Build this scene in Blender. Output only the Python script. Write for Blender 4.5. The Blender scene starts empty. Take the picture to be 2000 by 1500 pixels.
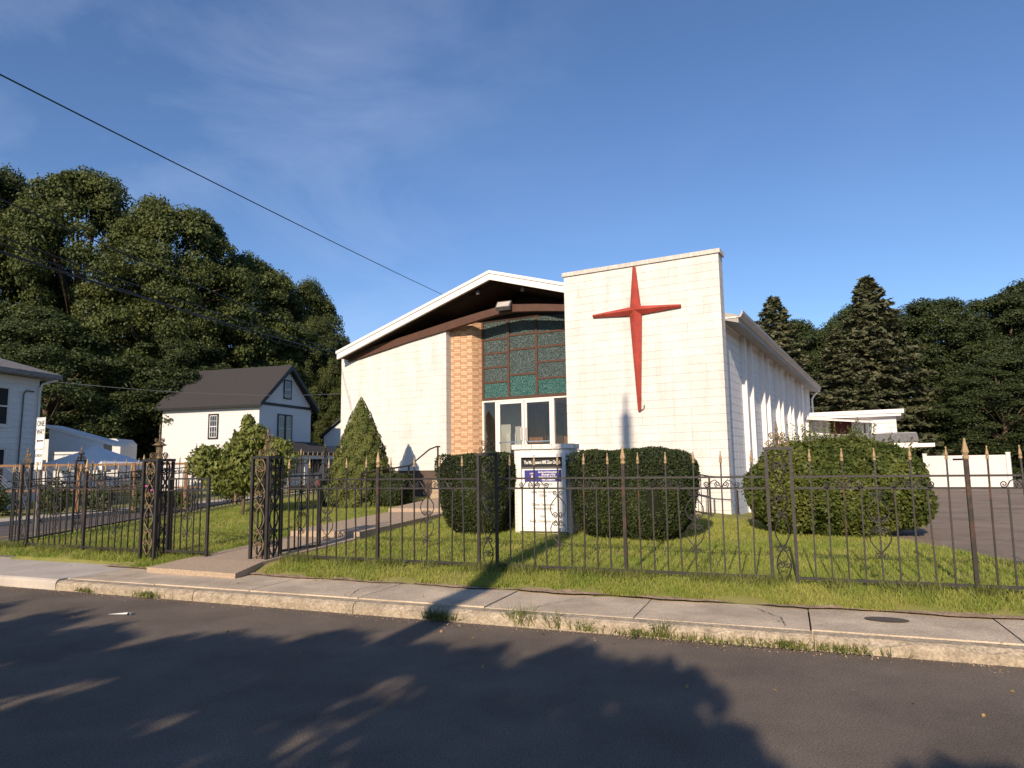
import bpy, math, random
import numpy as np
from mathutils import Vector, Matrix
R=math.radians
random.seed(7); rng=np.random.default_rng(7)
S=bpy.context.scene; COL=S.collection
# ---------------- camera, sky, sun, exposure ----------------
cam=bpy.data.cameras.new('camera'); co=bpy.data.objects.new('camera',cam); COL.objects.link(co); S.camera=co
cam.sensor_width=36; cam.lens=36*1331.7/2000; cam.clip_end=3000; cam.clip_start=.05
def cam_matrix(pitch,roll):
    cp,sp=math.cos(pitch),math.sin(pitch); w=Vector((0,cp,sp)); u0=Vector((0,-sp,cp)); r0=Vector((1,0,0))
    c,s=math.cos(roll),math.sin(roll); r=c*r0+s*u0; u=-s*r0+c*u0
    M=Matrix((r,u,-w)).transposed().to_4x4(); M.translation=(0,0,1.6); return M
co.matrix_world=cam_matrix(R(6.685),R(-.8466))
SUN_AZ=20.4; SUN_EL=25       # light travels to +y, turned SUN_AZ towards +x
W=bpy.data.worlds.new('World'); S.world=W; W.use_nodes=True
nt=W.node_tree; nt.nodes.clear()
def N(t,typ,**k):
    n=t.nodes.new(typ)
    for a,b in k.items(): setattr(n,a,b)
    return n
sky=N(nt,'ShaderNodeTexSky',sky_type='NISHITA',sun_disc=False,sun_elevation=R(SUN_EL),sun_rotation=R(180+SUN_AZ),air_density=1.0,dust_density=.25,ozone_density=4.0,altitude=50)
tc=N(nt,'ShaderNodeTexCoord'); mp=N(nt,'ShaderNodeMapping'); mp.inputs['Scale'].default_value=(1.6,1.2,3.0); mp.inputs['Rotation'].default_value=(.2,.7,.5); mp.inputs['Location'].default_value=(.35,.2,.1)
no=N(nt,'ShaderNodeTexNoise'); no.inputs['Scale'].default_value=1.9; no.inputs['Detail'].default_value=7; no.inputs['Roughness'].default_value=.58; no.inputs['Distortion'].default_value=.5
rp=N(nt,'ShaderNodeValToRGB'); rp.color_ramp.elements[0].position=.47; rp.color_ramp.elements[1].position=1.0; rp.color_ramp.elements[1].color=(.40,.40,.40,1)
mx=N(nt,'ShaderNodeMixRGB'); mx.inputs[2].default_value=(5.6,6.0,7.0,1)
bg=N(nt,'ShaderNodeBackground'); bg.inputs[1].default_value=.112; wo=N(nt,'ShaderNodeOutputWorld')
L=nt.links.new
L(tc.outputs['Generated'],mp.inputs[0]); L(mp.outputs[0],no.inputs[0]); L(no.outputs[0],rp.inputs[0]); sx_=N(nt,'ShaderNodeSeparateXYZ'); L(tc.outputs['Generated'],sx_.inputs[0]); mk=N(nt,'ShaderNodeMapRange'); mk.inputs[1].default_value=-.25; mk.inputs[2].default_value=.15; mk.inputs[3].default_value=1; mk.inputs[4].default_value=.12; L(sx_.outputs[0],mk.inputs[0]); mt_=N(nt,'ShaderNodeMath',operation='MULTIPLY'); L(rp.outputs[0],mt_.inputs[0]); L(mk.outputs[0],mt_.inputs[1]); L(mt_.outputs[0],mx.inputs[0]); L(sky.outputs[0],mx.inputs[1]); wb=N(nt,'ShaderNodeMixRGB',blend_type='MULTIPLY'); wb.inputs[0].default_value=1; wb.inputs[2].default_value=(.90,.96,1.08,1); L(mx.outputs[0],wb.inputs[1]); L(wb.outputs[0],bg.inputs[0]); L(bg.outputs[0],wo.inputs[0])
sl=bpy.data.lights.new('sun','SUN'); sl.energy=5.0; sl.angle=R(.53); sl.color=(1,.81,.61)
so=bpy.data.objects.new('sun',sl); COL.objects.link(so)
LD=Vector((math.sin(R(SUN_AZ))*math.cos(R(SUN_EL)),math.cos(R(SUN_AZ))*math.cos(R(SUN_EL)),-math.sin(R(SUN_EL))))
so.rotation_euler=LD.to_track_quat('-Z','Y').to_euler(); so.location=(-10,-20,20)
S.view_settings.view_transform='Standard'; S.view_settings.look='None'; S.view_settings.exposure=.28; S.view_settings.gamma=1
S.render.engine='CYCLES'
# ---------------- materials ----------------
MATS={}
def mat(name,col,rough=.7,var=.0,vscale=5,bump=0,bscale=40,metal=0,col2=None,spec=.3,objvar=0,trans=0,detail=4,ramp=(.35,.7),stretch=None,speck=0,sscale=150,world=False,streak=0):
    if name in MATS: return MATS[name]
    m=bpy.data.materials.new(name); m.use_nodes=True; t=m.node_tree; t.nodes.clear(); lk=t.links.new
    o=N(t,'ShaderNodeOutputMaterial'); b=N(t,'ShaderNodeBsdfPrincipled'); b.inputs['Roughness'].default_value=rough; b.inputs['Metallic'].default_value=metal
    b.inputs['Specular IOR Level'].default_value=spec
    tcn=N(t,'ShaderNodeTexCoord'); src=tcn.outputs['Object']
    if world: src=N(t,'ShaderNodeNewGeometry').outputs['Position']
    if stretch:
        mpp=N(t,'ShaderNodeMapping'); mpp.inputs['Scale'].default_value=stretch; lk(src,mpp.inputs[0]); src=mpp.outputs[0]
    cc=None
    if var>0 or col2:
        n=N(t,'ShaderNodeTexNoise'); n.inputs['Scale'].default_value=vscale; n.inputs['Detail'].default_value=detail; n.inputs['Roughness'].default_value=.65; lk(src,n.inputs[0])
        r=N(t,'ShaderNodeValToRGB'); r.color_ramp.elements[0].position=ramp[0]; r.color_ramp.elements[1].position=ramp[1]
        c2=col2 if col2 else tuple(min(1,x*(1+var)) for x in col)
        c1=col if col2 else tuple(x*(1-var) for x in col)
        r.color_ramp.elements[0].color=(*c1,1); r.color_ramp.elements[1].color=(*c2,1); lk(n.outputs[0],r.inputs[0]); cc=r.outputs[0]
    if objvar>0:
        oi=N(t,'ShaderNodeObjectInfo'); mr=N(t,'ShaderNodeMapRange'); mr.inputs[3].default_value=1-objvar; mr.inputs[4].default_value=1+objvar*.6; lk(oi.outputs['Random'],mr.inputs[0])
        mm=N(t,'ShaderNodeMixRGB',blend_type='MULTIPLY'); mm.inputs[0].default_value=1
        if cc: lk(cc,mm.inputs[1])
        else: mm.inputs[1].default_value=(*col,1)
        lk(mr.outputs[0],mm.inputs[2]); cc=mm.outputs[0]
    if streak>0:
        mq=N(t,'ShaderNodeMapping'); mq.inputs['Scale'].default_value=(2.2,2.2,.35); lk(src,mq.inputs[0]); nq=N(t,'ShaderNodeTexNoise'); nq.inputs['Scale'].default_value=1.6; nq.inputs['Detail'].default_value=9; nq.inputs['Roughness'].default_value=.7; lk(mq.outputs[0],nq.inputs[0])
        rq=N(t,'ShaderNodeValToRGB'); rq.color_ramp.elements[0].position=.30; rq.color_ramp.elements[0].color=(1-streak,1-streak*1.1,1-streak*1.3,1); rq.color_ramp.elements[1].position=.56; lk(nq.outputs[0],rq.inputs[0])
        mq2=N(t,'ShaderNodeMixRGB',blend_type='MULTIPLY'); mq2.inputs[0].default_value=1
        if cc: lk(cc,mq2.inputs[1])
        else: mq2.inputs[1].default_value=(*col,1)
        lk(rq.outputs[0],mq2.inputs[2]); cc=mq2.outputs[0]
    if speck>0:
        vz=N(t,'ShaderNodeTexNoise'); vz.inputs['Scale'].default_value=sscale; vz.inputs['Detail'].default_value=2; lk(src,vz.inputs[0])
        vm=N(t,'ShaderNodeMapRange'); vm.inputs[1].default_value=.3; vm.inputs[2].default_value=.7; vm.inputs[3].default_value=1-speck; vm.inputs[4].default_value=1+speck*.8; lk(vz.outputs[0],vm.inputs[0])
        ms2=N(t,'ShaderNodeMixRGB',blend_type='MULTIPLY'); ms2.inputs[0].default_value=1
        if cc: lk(cc,ms2.inputs[1])
        else: ms2.inputs[1].default_value=(*col,1)
        lk(vm.outputs[0],ms2.inputs[2]); cc=ms2.outputs[0]
    if cc: lk(cc,b.inputs['Base Color'])
    else: b.inputs['Base Color'].default_value=(*col,1)
    if bump>0:
        n2=N(t,'ShaderNodeTexNoise'); n2.inputs['Scale'].default_value=bscale; n2.inputs['Detail'].default_value=5; lk(src,n2.inputs[0])
        bn=N(t,'ShaderNodeBump'); bn.inputs['Strength'].default_value=bump; bn.inputs['Distance'].default_value=.02; lk(n2.outputs[0],bn.inputs['Height']); lk(bn.outputs[0],b.inputs['Normal'])
    out=b.outputs[0]
    if trans>0:
        tr=N(t,'ShaderNodeBsdfTranslucent'); ms=N(t,'ShaderNodeMixShader'); ms.inputs[0].default_value=trans
        if cc: lk(cc,tr.inputs[0])
        else: tr.inputs[0].default_value=(*col,1)
        lk(b.outputs[0],ms.inputs[1]); lk(tr.outputs[0],ms.inputs[2]); out=ms.outputs[0]
    lk(out,o.inputs[0]); MATS[name]=m; return m
M={}
M['asphalt']=mat('asphalt',(.18,.150,.122),.9,.22,.9,.7,110,spec=.12,speck=.38,sscale=85,detail=8)
M['lot']=mat('lot_asphalt',(.26,.205,.155),.9,.25,.7,.6,90,speck=.3,sscale=60,detail=8)
M['side_asphalt']=mat('side_asphalt',(.12,.105,.095),.9,.2,1,.4,90)
M['concrete']=mat('old_concrete',(.58,.48,.355),.92,.26,1.7,.7,60,objvar=.07,speck=.2,sscale=70,detail=9)
M['newconcrete']=mat('new_concrete',(.50,.45,.385),.9,.12,1.6,.4,70,objvar=.04,speck=.1,sscale=80,detail=8)
M['kerb']=mat('kerb_concrete',(.28,.23,.165),.95,0,9,.5,45,col2=(.50,.42,.31),objvar=.08,speck=.3,sscale=45,detail=8)
M['aggregate']=mat('walk_aggregate',(.32,.24,.17),.95,0,55,.8,90,col2=(.56,.45,.33))
M['soil']=mat('soil',(.40,.29,.19),1,.35,7,.8,50,speck=.35,sscale=60)
M['lawn']=mat('lawn_soil',(.18,.20,.04),1,0,2.2,.6,60,col2=(.28,.24,.09))
M['ground']=mat('ground',(.06,.075,.03),1,.3,.4,.3,10)
M['white']=mat('white_block_paint',(.68,.655,.62),.75,.06,2.6,.35,55,objvar=.05,detail=9,speck=.05,sscale=25,world=True,streak=.15)
M['whitew']=mat('white_weathered',(.80,.77,.71),.8,0,7,.5,40,col2=(.80,.77,.71))
M['coping']=mat('coping_stone',(.46,.41,.36),.9,0,11,.6,50,col2=(.72,.68,.62),stretch=(3,3,.6))
M['joint']=mat('block_joint',(.60,.58,.55),.95)
M['sidewall']=mat('side_block',(.70,.69,.67),.8,.04,3,.3,50)
M['trim']=mat('white_trim',(.74,.70,.67),.5,.03,4)
M['gutter']=mat('gutter_metal',(.45,.41,.37),.45,.12,5)
M['brown']=mat('brown_paint',(.085,.04,.025),.6,.12,6)
M['soffit']=mat('dark_soffit',(.035,.02,.014),.8,.15,5)
M['roof']=mat('roof_membrane',(.35,.33,.3),.8,.1,3)
M['red']=mat('red_cross_paint',(.41,.062,.042),.55,.16,4,.2,30,detail=9,streak=.25,world=True)
M['brickl']=mat('brick_light',(.60,.39,.24),.85,.13,9,.3,60)
M['brickd']=mat('brick_dark',(.46,.26,.145),.85,.13,9,.3,60)
M['mortar']=mat('mortar',(.52,.40,.28),.95)
M['iron']=mat('black_iron',(.028,.025,.024),.5,.3,8,.2,80,spec=.4)
M['rust']=mat('rusty_iron',(.03,.026,.024),.65,0,3.5,.2,60,col2=(.15,.06,.03),ramp=(.5,.72))
M['gold']=mat('gold_paint',(.36,.25,.13),.5,.2,30,spec=.5)
M['goldw']=mat('worn_gold_paint',(.05,.04,.03),.6,0,16,.1,60,col2=(.30,.21,.10),ramp=(.4,.68))
M['foundation']=mat('foundation_brown',(.10,.07,.055),.85,.15,4)
M['alum']=mat('door_aluminium',(.74,.70,.65),.45,.03,4)
M['chrome']=mat('steel',(.6,.6,.6),.25,metal=1)
M['wood']=mat('interior_wood',(.34,.14,.055),.5,.3,3,stretch=(6,6,.7))
M['intwhite']=mat('interior_white',(.62,.60,.55),.8)
M['dark']=mat('dark_interior',(.02,.018,.016),.9)
M['black']=mat('black_panel',(.012,.012,.013),.4)
M['signwhite']=mat('sign_board_white',(.78,.76,.72),.45)
M['blue']=mat('banner_blue',(.03,.03,.22),.5)
M['grey_text']=mat('grey_lettering',(.16,.155,.15),.6)
M['redprint']=mat('red_print',(.45,.05,.06),.6)
M['siding']=mat('white_siding',(.62,.61,.60),.6,.02,4)
M['siding_old']=mat('old_white_siding',(.66,.66,.66),.65,.06,4)
M['greysiding']=mat('grey_siding',(.33,.34,.36),.6,.04,4)
M['shingle']=mat('dark_shingle',(.045,.042,.042),.9,.3,22,.4,60)
M['greyshingle']=mat('grey_shingle',(.22,.21,.20),.9,.3,9,.4,60,objvar=.2)
M['blacktrim']=mat('black_trim',(.018,.018,.022),.5)
M['canvas']=mat('white_canvas',(.72,.71,.70),.8,.03,3)
M['timber']=mat('brown_timber',(.24,.135,.07),.8,.25,5)
M['galv']=mat('galvanised',(.35,.35,.36),.5,.1,20,metal=.6)
M['pole']=mat('grey_post',(.13,.12,.12),.6,.2,6)
M['rubber']=mat('tyre_rubber',(.02,.02,.02),.9)
M['carpaint']=mat('dark_car_paint',(.015,.018,.025),.25,spec=.6)
M['tail']=mat('tail_light',(.30,.02,.02),.3)
M['orange']=mat('cone_orange',(.70,.20,.05),.6,.1,8)
M['yellow']=mat('road_yellow',(.45,.30,.06),.9,.2,9)
M['line']=mat('faded_line',(.30,.26,.22),.9,.25,12)
M['bark']=mat('bark',(.11,.08,.055),.95,.3,7,.8,25)
M['wire']=mat('cable',(.012,.012,.012),.6)
M['wirepale']=mat('pale_cable',(.35,.33,.3),.6)
M['stain']=mat('oil_stain',(.10,.085,.07),.9,.15,10)
M['door_red']=mat('dark_red_door',(.07,.008,.01),.5)
M['paper']=mat('paper_litter',(.7,.69,.66),.8)
M['teal']=mat('teal_tarp',(.05,.35,.42),.6)
M['woodpole']=mat('pole_wood',(.16,.11,.075),.95,.3,8)
def leafm(n,c,c2,t=.25,sc=1.3): M[n]=mat(n,c,.55,0,sc,0,1,col2=c2,trans=t,spec=.25,objvar=.16,ramp=(.35,.65))
leafm('leaf_maple',(.042,.060,.017),(.105,.125,.034),.22,.5)
leafm('leaf_dark',(.034,.052,.018),(.070,.092,.030),.2,.5)
leafm('leaf_spruce',(.075,.088,.044),(.14,.14,.072),.1,.7)
leafm('leaf_yew',(.020,.034,.010),(.050,.066,.016),.12,2.5)
leafm('leaf_alberta',(.085,.11,.024),(.17,.19,.048),.12,3)
leafm('leaf_privet',(.06,.09,.018),(.16,.185,.04),.25,1.8)
leafm('leaf_dogwood',(.12,.15,.034),(.21,.23,.055),.35,1.5)
leafm('leaf_garden',(.07,.10,.03),(.13,.15,.06),.3,2)
leafm('grass',(.215,.285,.047),(.37,.38,.092),.35,1.1)
leafm('weed',(.14,.18,.04),(.26,.26,.09),.35,3)
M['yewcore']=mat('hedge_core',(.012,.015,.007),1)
M['flower']=mat('flower_red',(.35,.03,.05),.7)
M['pink']=mat('flower_pink',(.55,.10,.35),.7)
def glassmat(name,tint,tr=.75,rough=.02):
    m=bpy.data.materials.new(name); m.use_nodes=True; t=m.node_tree; t.nodes.clear(); lk=t.links.new
    o=N(t,'ShaderNodeOutputMaterial'); a=N(t,'ShaderNodeBsdfTransparent'); a.inputs[0].default_value=(*tint,1)
    g=N(t,'ShaderNodeBsdfGlossy'); g.inputs['Roughness'].default_value=rough; f=N(t,'ShaderNodeFresnel'); f.inputs[0].default_value=1.5
    ms=N(t,'ShaderNodeMixShader'); lk(f.outputs[0],ms.inputs[0]); lk(a.outputs[0],ms.inputs[1]); lk(g.outputs[0],ms.inputs[2]); lk(ms.outputs[0],o.inputs[0]); M[name]=m
glassmat('glass',(.82,.84,.84))
M['darkglass']=mat('window_glass',(.03,.035,.04),.08,spec=.6)
def stained(name,c1,c2):
    m=bpy.data.materials.new(name); m.use_nodes=True; t=m.node_tree; lk=t.links.new; b=t.nodes['Principled BSDF']
    tcn=N(t,'ShaderNodeTexCoord'); v=N(t,'ShaderNodeTexVoronoi'); v.inputs['Scale'].default_value=38; lk(tcn.outputs['Object'],v.inputs[0])
    r=N(t,'ShaderNodeValToRGB'); r.color_ramp.elements[0].color=(*c1,1); r.color_ramp.elements[1].color=(*c2,1); r.color_ramp.elements[0].position=.2; r.color_ramp.elements[1].position=.95
    lk(v.outputs['Color'],r.inputs[0]); lk(r.outputs[0],b.inputs['Base Color']); b.inputs['Roughness'].default_value=.3
    bn=N(t,'ShaderNodeBump'); bn.inputs['Strength'].default_value=.9; bn.inputs['Distance'].default_value=.02; lk(v.outputs['Distance'],bn.inputs['Height']); lk(bn.outputs[0],b.inputs['Normal']); M[name]=m
stained('stained_grey',(.016,.032,.033),(.075,.115,.108)); stained('stained_teal',(.008,.05,.05),(.035,.15,.13))
# ---------------- mesh helpers ----------------
class MB:
    def __init__(s): s.v=[]; s.f=[]
    def add(s,vs,fs):
        o=len(s.v); s.v+= [tuple(p) for p in vs]; s.f+=[tuple(i+o for i in q) for q in fs]; return s
    def box(s,x0,x1,y0,y1,z0,z1,rz=0,c=None):
        vs=[(x,y,z) for z in (z0,z1) for y in (y0,y1) for x in (x0,x1)]
        if rz:
            cx,cy=c or ((x0+x1)/2,(y0+y1)/2); k,q=math.cos(rz),math.sin(rz)
            vs=[(cx+(x-cx)*k-(y-cy)*q,cy+(x-cx)*q+(y-cy)*k,z) for x,y,z in vs]
        return s.add(vs,[(0,2,3,1),(4,5,7,6),(0,1,5,4),(2,6,7,3),(0,4,6,2),(1,3,7,5)])
    def prism(s,poly,d,axis='y',o=0):
        # poly in (u,v); extruded from o to o+d along the axis
        n=len(poly)
        def P(u,v,w): return {'y':(u,w,v),'x':(w,u,v),'z':(u,v,w)}[axis]
        vs=[P(u,v,o) for u,v in poly]+[P(u,v,o+d) for u,v in poly]
        return s.add(vs,[tuple(range(n)),tuple(range(2*n-1,n-1,-1))]+[(i,i+n,(i+1)%n+n,(i+1)%n) for i in range(n)])
    def tube(s,pts,r,n=6,cap=True):
        pts=[Vector(p) for p in pts]; rs=r if isinstance(r,(list,tuple)) else [r]*len(pts); o=len(s.v); up=None
        for i,p in enumerate(pts):
            d=(pts[min(i+1,len(pts)-1)]-pts[max(i-1,0)]).normalized()
            if up is None: up=d.orthogonal().normalized()
            up=(up-d*up.dot(d)); up=up.normalized() if up.length>1e-6 else d.orthogonal().normalized(); sd=d.cross(up)
            for k in range(n):
                a=2*math.pi*k/n; s.v.append(tuple(p+(up*math.cos(a)+sd*math.sin(a))*rs[i]))
        for i in range(len(pts)-1):
            for k in range(n): s.f.append((o+i*n+k,o+i*n+(k+1)%n,o+(i+1)*n+(k+1)%n,o+(i+1)*n+k))
        if cap: s.f.append(tuple(o+k for k in range(n))[::-1]); s.f.append(tuple(o+(len(pts)-1)*n+k for k in range(n)))
        return s
    def lathe(s,prof,n=10,c=(0,0,0)):
        o=len(s.v)
        for r,z in prof:
            for k in range(n): a=2*math.pi*k/n; s.v.append((c[0]+r*math.cos(a),c[1]+r*math.sin(a),c[2]+z))
        for i in range(len(prof)-1):
            for k in range(n): s.f.append((o+i*n+k,o+i*n+(k+1)%n,o+(i+1)*n+(k+1)%n,o+(i+1)*n+k))
        s.f.append(tuple(o+k for k in range(n))[::-1]); s.f.append(tuple(o+(len(prof)-1)*n+k for k in range(n))); return s
    def mesh(s,name,m,smooth=False):
        me=bpy.data.meshes.new(name); me.from_pydata(s.v,[],s.f); me.materials.append(m)
        if smooth:
            me.polygons.foreach_set('use_smooth',[True]*len(me.polygons))
        me.update(); return me
def link(name,me,parent=None,loc=(0,0,0),rz=0,sc=None):
    o=bpy.data.objects.new(name,me); COL.objects.link(o); o.location=loc; o.rotation_euler=(0,0,rz)
    if sc: o.scale=sc
    if parent: o.parent=parent
    return o
def ob(name,mb,m,parent=None,loc=(0,0,0),rz=0,smooth=False): return link(name,mb.mesh(name,m,smooth),parent,loc,rz)
def tag(o,label=None,cat=None,group=None,kind=None):
    for k,v in (('label',label),('category',cat),('group',group),('kind',kind)):
        if v: o[k]=v
    return o
def thing(name,label,cat,loc=(0,0,0),rz=0,group=None):
    o=bpy.data.objects.new(name,None); COL.objects.link(o); o.location=loc; o.rotation_euler=(0,0,rz); o.empty_display_size=.2
    return tag(o,label,cat,group)
def bx(name,a,m,parent,rz=0): return ob(name,MB().box(*a),m,parent)
def quads_mesh(name,P,m):   # P: (n,k,3) faces with k corners
    n,k,_=P.shape; me=bpy.data.meshes.new(name); me.vertices.add(n*k); me.vertices.foreach_set('co',P.astype(np.float32).ravel())
    me.loops.add(n*k); me.loops.foreach_set('vertex_index',np.arange(n*k,dtype=np.int32)); me.polygons.add(n); me.polygons.foreach_set('loop_start',np.arange(0,n*k,k,dtype=np.int32))
    me.materials.append(m); me.update(calc_edges=True); return me
def leaves(pos,nrm,size,aspect=.6,jit=.7,droop=0):
    n=len(pos); nn=nrm+rng.normal(0,jit,(n,3)); nn/=np.linalg.norm(nn,axis=1,keepdims=True)+1e-9
    t=np.cross(nn,rng.normal(0,1,(n,3))); t/=np.linalg.norm(t,axis=1,keepdims=True)+1e-9
    if droop: t[:,2]-=droop; t/=np.linalg.norm(t,axis=1,keepdims=True)
    b=np.cross(nn,t); sz=size*rng.uniform(.6,1.35,(n,1)); 
    return np.stack([pos-t*sz*.5,pos+b*sz*aspect*.5+t*sz*.05,pos+t*sz*.5,pos-b*sz*aspect*.5+t*sz*.05],1)
def unit(n): v=rng.normal(0,1,(n,3)); return v/np.linalg.norm(v,axis=1,keepdims=True)
# ---------------- terrain helpers ----------------
FO=np.array([-3.6,10.25]); FA=math.atan2(-.37,.929); FD=np.array([math.cos(FA),math.sin(FA)]); FN=np.array([-FD[1],FD[0]])
def sn(x,y): d=np.array([x,y])-FO; return float(d@FD),float(d@FN)
def fx(s,n): p=FO+FD*s+FN*n; return float(p[0]),float(p[1])
def sst(a,b,x): t=min(1,max(0,(x-a)/(b-a))); return t*t*(3-2*t)
def lawn_z(x,y):
    s,n=sn(x,y)
    z=.15+.10*sst(-.62,-.05,n)
    up=(1-sst(2.5,7.5,s))
    z+=up*.042*max(0,min(n,10.5))+(1-up)*.006*max(0,min(n,8))
    e=x-(6.35 if y<11.6 else 6.35-.22*(y-11.6))
    z-=.16*sst(-.05,.25,e)*(1 if y>7.2 else sst(6.4,7.2,y))
    fxl=-9.25+.154*(y-12)
    z-=.75*sst(.25,1.6,fxl-x)
    return z
def strip(name,m,s0,s1,n0,n1,z0,z1,parent=None):
    mb=MB(); pts=[fx(s0,n0),fx(s1,n0),fx(s1,n1),fx(s0,n1)]
    return ob(name,mb.prism(pts,z1-z0,'z',z0),m,parent)
# ---------------- setting ----------------
g=ob('ground',MB().box(-400,400,-400,400,-.5,-.06),M['ground']); tag(g,kind='structure',label='ground reaching the horizon')
KN=-1.72   # kerb face distance from fence
rd=strip('road',M['asphalt'],-60,60,-9.4,KN+.02,-.3,0); tag(rd,kind='structure',label='dark asphalt street with tree shadows')
kb=bpy.data.objects.new('kerb',None); COL.objects.link(kb); tag(kb,kind='structure',label='worn concrete kerb along the street')
s=-16.0
while s<16:
    l=2.35+random.uniform(-.1,.1); new=s<-3.3
    mb=MB(); ns_=16; h=.138 if new else .120; rough=.003 if new else .006
    for k in range(ns_+1):
        q_=s+.005+(l-.01)*k/ns_; e1=random.uniform(-1,1)*rough; e2=random.uniform(-1,.6)*rough; dip=(.02 if (not new and random.random()<.18) else 0)
        for n_,z_ in ((KN,-.1),(KN+.004,h-.045+e1),(KN+.022+abs(e1),h-.016+e2-dip),(KN+.05+abs(e2)+dip,h+e2*.4),(KN+.172,h+.004),(KN+.172,-.1)): mb.v.append((*fx(q_,n_),z_))
    for k in range(ns_):
        for j in range(5): o=k*6+j; mb.f.append((o,o+6,o+7,o+1))
    mb.f+=[(0,1,2,3,4,5),tuple(ns_*6+j for j in (5,4,3,2,1,0))]
    ob('kerb_stone',mb,M['newconcrete' if new else 'kerb'],kb); s+=l
sw=bpy.data.objects.new('sidewalk',None); COL.objects.link(sw); tag(sw,kind='structure',label='concrete sidewalk of old and new slabs')
s=-16.0; i=0
while s<16:
    new=s<-2.6; l=1.55; w=-.60 if not new else (-.05 if s<-6 else -.42)
    strip('slab',M['newconcrete' if new else 'concrete'],s+.007,s+l-.007,KN+.174,w,-.1,.134+random.uniform(-.005,.005),sw); s+=l
strip('edging',M['newconcrete'],-16,-5.0,-.03,.12,-.1,.20,sw)
# lawn as a height sheet
ss=np.arange(-14,14,.25); ns=np.concatenate([np.arange(-.70,0,.08),np.arange(0,24,.25)]); mb=MB(); idx={}
for i,s_ in enumerate(ss):
    for j,n_ in enumerate(ns):
        x,y=fx(s_,n_); nn_=n_
        if n_<-.3: nn_=n_+.05*math.sin(s_*2.3)+.035*math.sin(s_*6.1); x,y=fx(s_,nn_)
        idx[i,j]=len(mb.v); mb.v.append((x,y,(.05 if (s_<-2.7 and nn_<-.40) or (s_<-5.2 and nn_<-.04) else lawn_z(x,y)+(.0 if nn_>-.55 else -.03))))
for (i,j) in list(idx):
    q=[(i,j),(i+1,j),(i+1,j+1),(i,j+1)]
    if all(k in idx for k in q): mb.f.append(tuple(idx[k] for k in q))
lw=ob('lawn',mb,M['lawn'],smooth=True); tag(lw,kind='structure',label='church lawn behind the iron fence')
mb=MB(); sv=np.arange(-2.6,14,.12)
for k,s_ in enumerate(sv):
    a_=-.665+.03*math.sin(s_*5)+random.uniform(-.02,.02); b_=-.575+.03*math.sin(s_*1.7)+.03*math.sin(s_*4.3+1)+random.uniform(-.03,.03)
    for n_,dz in ((a_,.0),(b_,.0)): x,y=fx(s_,n_); mb.v.append((x,y,max(.1405,lawn_z(x,y)+.006)))
mb.f=[(2*k,2*k+2,2*k+3,2*k+1) for k in range(len(sv)-1)]
tag(ob('bare_soil',mb,M['soil']),kind='structure',label='bare soil edge between sidewalk and grass')
# parking lot
lot=[(6.15,6.3),(40,-8),(60,40),(18,40),(14.3,33),(5.55,16.2),(5.5,14.6),(6.35,11.4),(6.35,8.2)]
o=ob('parking_lot',MB().prism(lot,.4,'z',-.13),M['lot']); tag(o,kind='structure',label='worn asphalt parking lot beside the church')
for k,(x0,y0,x1,y1) in enumerate([(7.2,11.5,16,8.2),(8.3,14.4,19,11),(10,18.6,22,15.4)]):
    d=Vector((x1-x0,y1-y0,0)); n=Vector((-d.y,d.x,0)).normalized()*.05
    mb=MB().add([(x0-n.x,y0-n.y,.275),(x1-n.x,y1-n.y,.275),(x1+n.x,y1+n.y,.275),(x0+n.x,y0+n.y,.275)],[(0,1,2,3)]); tag(ob('parking_line',mb,M['line']),kind='structure',label='faded parking line')
# side road
RDIR=np.array([.19,.982]); RN=np.array([-.982,.19]); R0=np.array([-10.0,12.2])
def rp_(t,n): p=R0+RDIR*t+RN*n; return float(p[0]),float(p[1])
def rstrip(name,m,t0,t1,n0,n1,z0,z1,label):
    o=ob(name,MB().prism([rp_(t0,n0),rp_(t1,n0),rp_(t1,n1),rp_(t0,n1)],z1-z0,'z',z0),m); tag(o,kind='structure',label=label); return o
rstrip('side_road',M['side_asphalt'],-3,70,.15,6.2,-.2,.03,'side street left of the church')
rstrip('road_line',M['yellow'],-3,70,3.1,3.2,.03,.034,'thin yellow line on the side street')
rstrip('side_kerb',M['newconcrete'],-3,70,6.2,6.45,-.2,.16,'pale kerb across the side street')
rstrip('side_sidewalk',M['newconcrete'],-3,70,6.46,7.6,-.2,.15,'pale sidewalk across the side street')
rstrip('yard',M['lawn'],-3,60,7.61,40,-.2,.13,'yards across the side street')
# church walk
wk=bpy.data.objects.new('church_walk',None); COL.objects.link(wk); tag(wk,kind='structure',label='exposed aggregate walk rising to the church door')
cl=[(-4.50,9.66,.205),(-4.25,10.2,.27),(-3.35,12.25,.37)]; c2=[(-3.35,12.25,.47),(-2.15,15.55,.56)]; c3=[(-2.15,15.55,.64),(-1.45,18.35,.72)]
for seg in (cl,c2,c3):
    mb=MB()
    for k in range(len(seg)):
        x,y,z=seg[k]; a=seg[min(k+1,len(seg)-1)]; b=seg[max(k-1,0)]; d=Vector((a[0]-b[0],a[1]-b[1])).normalized(); n=Vector((d.y,-d.x))*(.86 if (seg is cl and k==0) else .72)
        mb.v+=[(x-n.x,y-n.y,z),(x+n.x,y+n.y,z),(x+n.x,y+n.y,z-.4),(x-n.x,y-n.y,z-.4)]
    for k in range(len(seg)-1):
        o=4*k; mb.f+=[(o,o+1,o+5,o+4),(o+1,o+2,o+6,o+5),(o+3,o,o+4,o+7)]
    o=4*(len(seg)-1); mb.f+=[(0,3,2,1),(o,o+1,o+2,o+3)]
    ob('walk_slab',mb,M['aggregate'],wk)
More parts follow.
